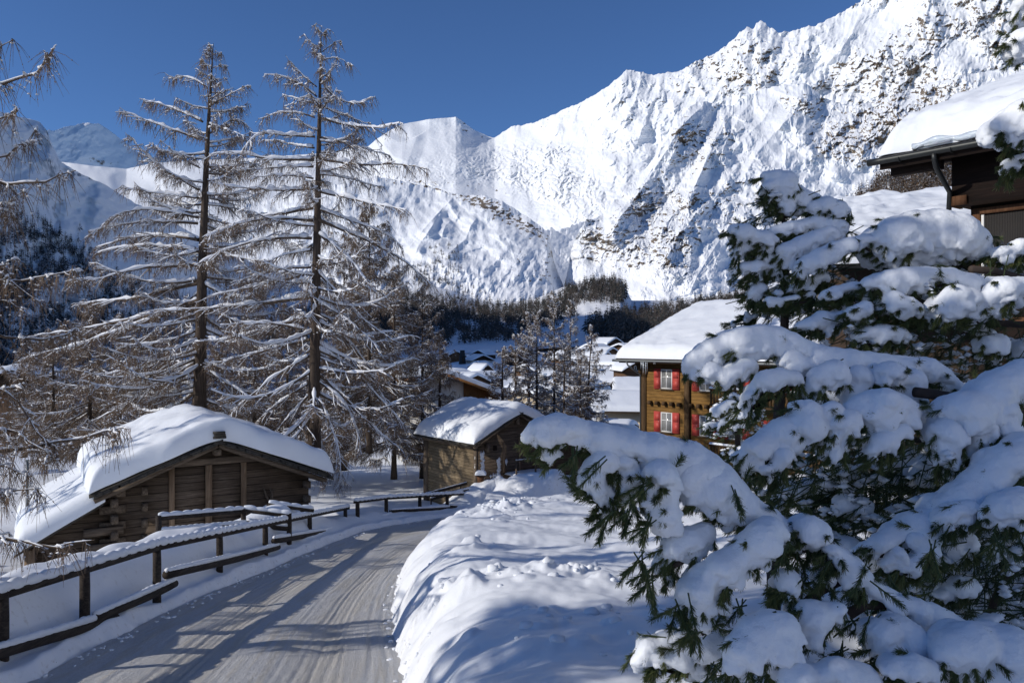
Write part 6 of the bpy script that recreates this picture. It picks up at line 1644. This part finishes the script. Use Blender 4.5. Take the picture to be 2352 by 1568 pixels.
    bough(t, Z5, [(2020, 1110, 66), (2040, 1200, 84), (2010, 1300, 56), (1980, 1340, 40)], 5.1, 343, .016, .8)
    bough(t, Z5, [(2260, 1180, 90), (2260, 1290, 80), (2270, 1390, 76), (2290, 1470, 64)], 5.0, 344, .016, .7)
    bough(t, ZC, [(130, 160, 140), (250, 240, 140), (350, 310, 120), (430, 375, 104), (520, 435, 86), (620, 485, 82), (700, 545, 74), (760, 585, 62)], 5.2, 345, .017, .7)
    bough(t, ZC, [(870, 480, 44), (900, 525, 74), (950, 565, 82), (985, 625, 52), (860, 640, 34)], 5.1, 346, .015, .9)
    bough(t, ZC, [(650, 540, 70), (600, 575, 82), (520, 650, 82), (430, 725, 84), (330, 805, 94), (230, 885, 104), (175, 960, 92), (150, 1060, 72), (180, 1150, 54), (200, 1205, 34)], 4.9, 347, .016, .7)
    bough(t, ZC, [(200, 560, 64), (100, 625, 92), (20, 670, 90), (-60, 755, 52), (-40, 825, 34)], 5.1, 348, .016, .8)
    bough(t, ZC, [(1060, 690, 52), (1110, 725, 64), (1180, 795, 74), (1260, 855, 54), (1320, 930, 54), (1420, 992, 62), (1520, 1045, 62), (1620, 1075, 62), (1720, 1105, 62), (1820, 1155, 60), (1920, 1205, 50), (2000, 1235, 32)], 5.0, 349, .016, .7, stem=(2420, 1500, 6.0))
    bough(t, ZC, [(740, 925, 46), (765, 885, 64), (790, 950, 50)], 4.9, 350, .014, 1.0)
    bough(t, ZC, [(990, 825, 44), (1010, 865, 54), (860, 1115, 34)], 5.0, 351, .014, 1.0)
    bough(t, ZC, [(740, 1185, 70), (650, 1205, 100), (560, 1255, 112), (480, 1335, 100), (430, 1425, 72), (400, 1475, 42), (700, 1310, 96), (750, 1385, 50), (690, 1455, 50)], 4.6, 352, .016, .8)
    bough(t, ZC, [(880, 1225, 62), (930, 1135, 100), (1030, 1115, 74), (1110, 1080, 42)], 4.8, 353, .015, .9)
    bough(t, ZC, [(1590, 1255, 70), (1500, 1205, 82), (1400, 1240, 84), (1360, 1315, 62), (1450, 1335, 62)], 4.8, 354, .015, .9)
    bough(t, ZC, [(1440, 1480, 54), (1500, 1470, 64), (1600, 1465, 74), (1700, 1490, 74)], 4.5, 355, .015, .8)
    bough(t, ZC, [(-200, 1410, 60), (-150, 1330, 70), (-60, 1310, 70), (40, 1300, 70), (110, 1290, 76), (200, 1290, 82), (300, 1335, 70), (40, 1390, 62), (-100, 1400, 60), (150, 1480, 52)], 5.6, 356, .017, .8)
    bough(t, ZC, [(780, 1530, 70), (860, 1530, 80), (950, 1545, 84), (1120, 1500, 92), (1250, 1540, 94)], 4.5, 357, .016, .5)
    bough(t, ZC, [(1830, 1390, 54), (1890, 1340, 104), (2000, 1310, 122), (2120, 1300, 122), (2250, 1340, 130), (2350, 1390, 130), (2000, 1440, 112), (2150, 1480, 114), (2300, 1510, 114)], 4.6, 358, .017, .5)
    bough(t, ZT, [(2205, 850, 52), (2290, 860, 104), (2345, 790, 96), (2265, 950, 44), (2420, 820, 100)], 6.4, 359, .016, .7, stem=(2500, 330, 8.2))
    bough(t, ZT, [(2225, 1145, 22), (2255, 1105, 34), (2310, 1085, 34), (2370, 1070, 34)], 6.6, 360, .014, 1.2, stem=(2500, 400, 8.2))
    bough(t, ZT, [(2345, 50, 56), (2400, 30, 60), (2370, 110, 44)], 6.6, 361, .016, .5, stem=(2500, 100, 8.4))
    bough(t, ZT, [(2300, 270, 40), (2345, 260, 56), (2340, 330, 50), (2330, 370, 30), (2400, 290, 60)], 6.5, 362, .016, .6, stem=(2500, 160, 8.4))
    big = [(1880, 700), (1960, 640), (2100, 640), (2352, 600), (2420, 620), (2420, 1600), (2000, 1600), (1960, 1480), (1930, 1300), (1890, 1240), (1840, 1200), (1720, 1140), (1760, 1040), (1830, 1000), (1800, 940), (1960, 860), (1880, 770)]
    pine_fill(t, big, 1300, 7.4, 9.2, 370, (.15, .35), 70, .5)
    rr = np.random.default_rng(999); k = 0
    while k < 30:                        # loads deeper in the crown
        x = rr.uniform(1800, 2400); y = rr.uniform(640, 1500)
        if not inside(np.array([x]), np.array([y]), big)[0]: continue
        a = rr.uniform(-.5, .2); w = rr.uniform(14, 26); dd = rr.uniform(7.2, 8.2) if y < 1080 else rr.uniform(6.2, 7.4)
        bough(t, (0, 0, 1), [(x + j * w * .9 * math.cos(a), y - j * w * .9 * math.sin(a), w * rr.uniform(.6, 1)) for j in range(rr.integers(2, 5))], dd, 900 + k, .022, .8); k += 1
    pine_fill(t, [(2120, 1080), (2300, 1000), (2420, 1100), (2420, 1440), (2200, 1440), (2080, 1330), (2050, 1240)], 240, 5.7, 6.8, 371, (.12, .28), 56, .3)
    pine_fill(t, [(1760, 1110), (1960, 1040), (2100, 1060), (2080, 1180), (1960, 1260), (1860, 1230)], 200, 6.3, 7.4, 372, (.12, .28), 56, .3)
    r = np.random.default_rng(380)
    spots = [(1592, 1453), (1700, 1391), (1820, 1310), (1842, 1330), (1855, 1400), (1930, 1494), (1640, 1538), (1788, 1530), (1320, 1046), (1385, 1062), (1480, 1118), (1446, 1180), (1395, 1190), (1490, 1208), (1470, 1285), (1485, 1310), (1500, 1335), (1555, 1395), (1590, 1385), (1600, 1440), (1745, 1440),
             (1830, 1280), (1800, 1260), (1985, 1310), (2010, 1350), (2050, 1340), (1690, 1130), (1990, 1420), (2130, 1500), (2190, 1530), (1960, 1430), (1905, 1300), (2140, 1260), (2290, 1240)]
    C = np.array([P(x + r.uniform(-8, 8), y + r.uniform(-6, 6), 4.9 + r.uniform(-.15, .35)) for x, y in spots for k in range(4)])
    D = np.stack([r.normal(-.35, .5, len(C)), r.normal(-.25, .4, len(C)), r.normal(-.7, .3, len(C))], -1); D /= np.linalg.norm(D, axis=1, keepdims=True)
    V, Q, h = needle_tufts(C, D, r, (.035, .055), 110, (.1, .2)); V2, Q2 = stems(C, D, np.full(len(C), .16))
    mesh_np('hanging_needles', np.concatenate([V, V2]) - b0, np.concatenate([Q, Q2 + len(V)]), mats=M['needle'], parent=t, attrs={'hue': np.r_[h, np.full(len(V2), .05)]})
    for pts, rad in (([(1935, 1330, 5.1), (1880, 1358, 5.0), (1835, 1400, 4.95)], .03), ([(2130, 1410, 5.2), (2060, 1385, 5.1), (1985, 1388, 5.0), (1950, 1410, 5.0)], .035), ([(2250, 1450, 5.6), (2150, 1440, 5.2), (2110, 1500, 5.1)], .025), ([(2270, 1420, 6.0), (2300, 1340, 6.1), (2360, 1280, 6.3)], .03),
                     ([(1930, 1290, 5.1), (1912, 1270, 5.1), (1895, 1255, 5.1)], .02), ([(2352, 640, 7.8), (2280, 622, 7.7), (2230, 618, 7.6)], .035), ([(2200, 915, 6.2), (2140, 905, 6.2), (2100, 900, 6.2)], .04)):
        m = MB(); m.tube(np.array([P(*q) for q in pts]) - b0, rad, 8); m.build('branch', M['pine_bark'], t, True)
big_pine()
def chalet_pine():
    b0 = P(1690, 1120, 15)
    t = empty('pine', b0, 'small snow dusted pine in front of the chalet balconies', 'pine')
    m = MB(); m.tube(np.array([P(1700, 1300, 15), P(1696, 1050, 15), P(1688, 880, 15)]) - b0, [.08, .06, .02], 8); m.build('trunk', M['pine_bark'], t, True)
    bough(t, ZB, [(270, 745, 30), (320, 720, 30), (360, 695, 26), (400, 690, 20)], 14.8, 401, .03, 1.3, inf=1.0)
    bough(t, ZB, [(310, 840, 22), (335, 815, 26), (390, 785, 26), (450, 770, 20)], 14.7, 402, .03, 1.3, inf=1.0)
    bough(t, ZB, [(215, 850, 22), (250, 845, 26), (290, 830, 14)], 14.8, 403, .03, 1.0, inf=1.0)
    bough(t, ZB, [(400, 640, 24), (440, 660, 24), (470, 650, 16)], 14.9, 404, .03, 1.2, inf=1.0)
    bough(t, ZB, [(430, 845, 20), (470, 830, 18)], 14.7, 405, .03, 1.4, inf=1.0)
    bough(t, ZB, [(330, 1030, 12), (390, 1015, 14), (450, 990, 14), (500, 960, 14)], 14.8, 406, .03, 1.6, inf=1.0)
    bough(t, ZB, [(560, 945, 26), (600, 940, 20)], 14.6, 407, .03, .8, inf=1.0)
    pine_fill(t, [(1630, 960), (1660, 920), (1700, 900), (1760, 930), (1790, 1010), (1760, 1100), (1660, 1070), (1690, 1010), (1640, 990)], 170, 14.8, 15.8, 410, (.2, .4), 40, .4)
chalet_pine()
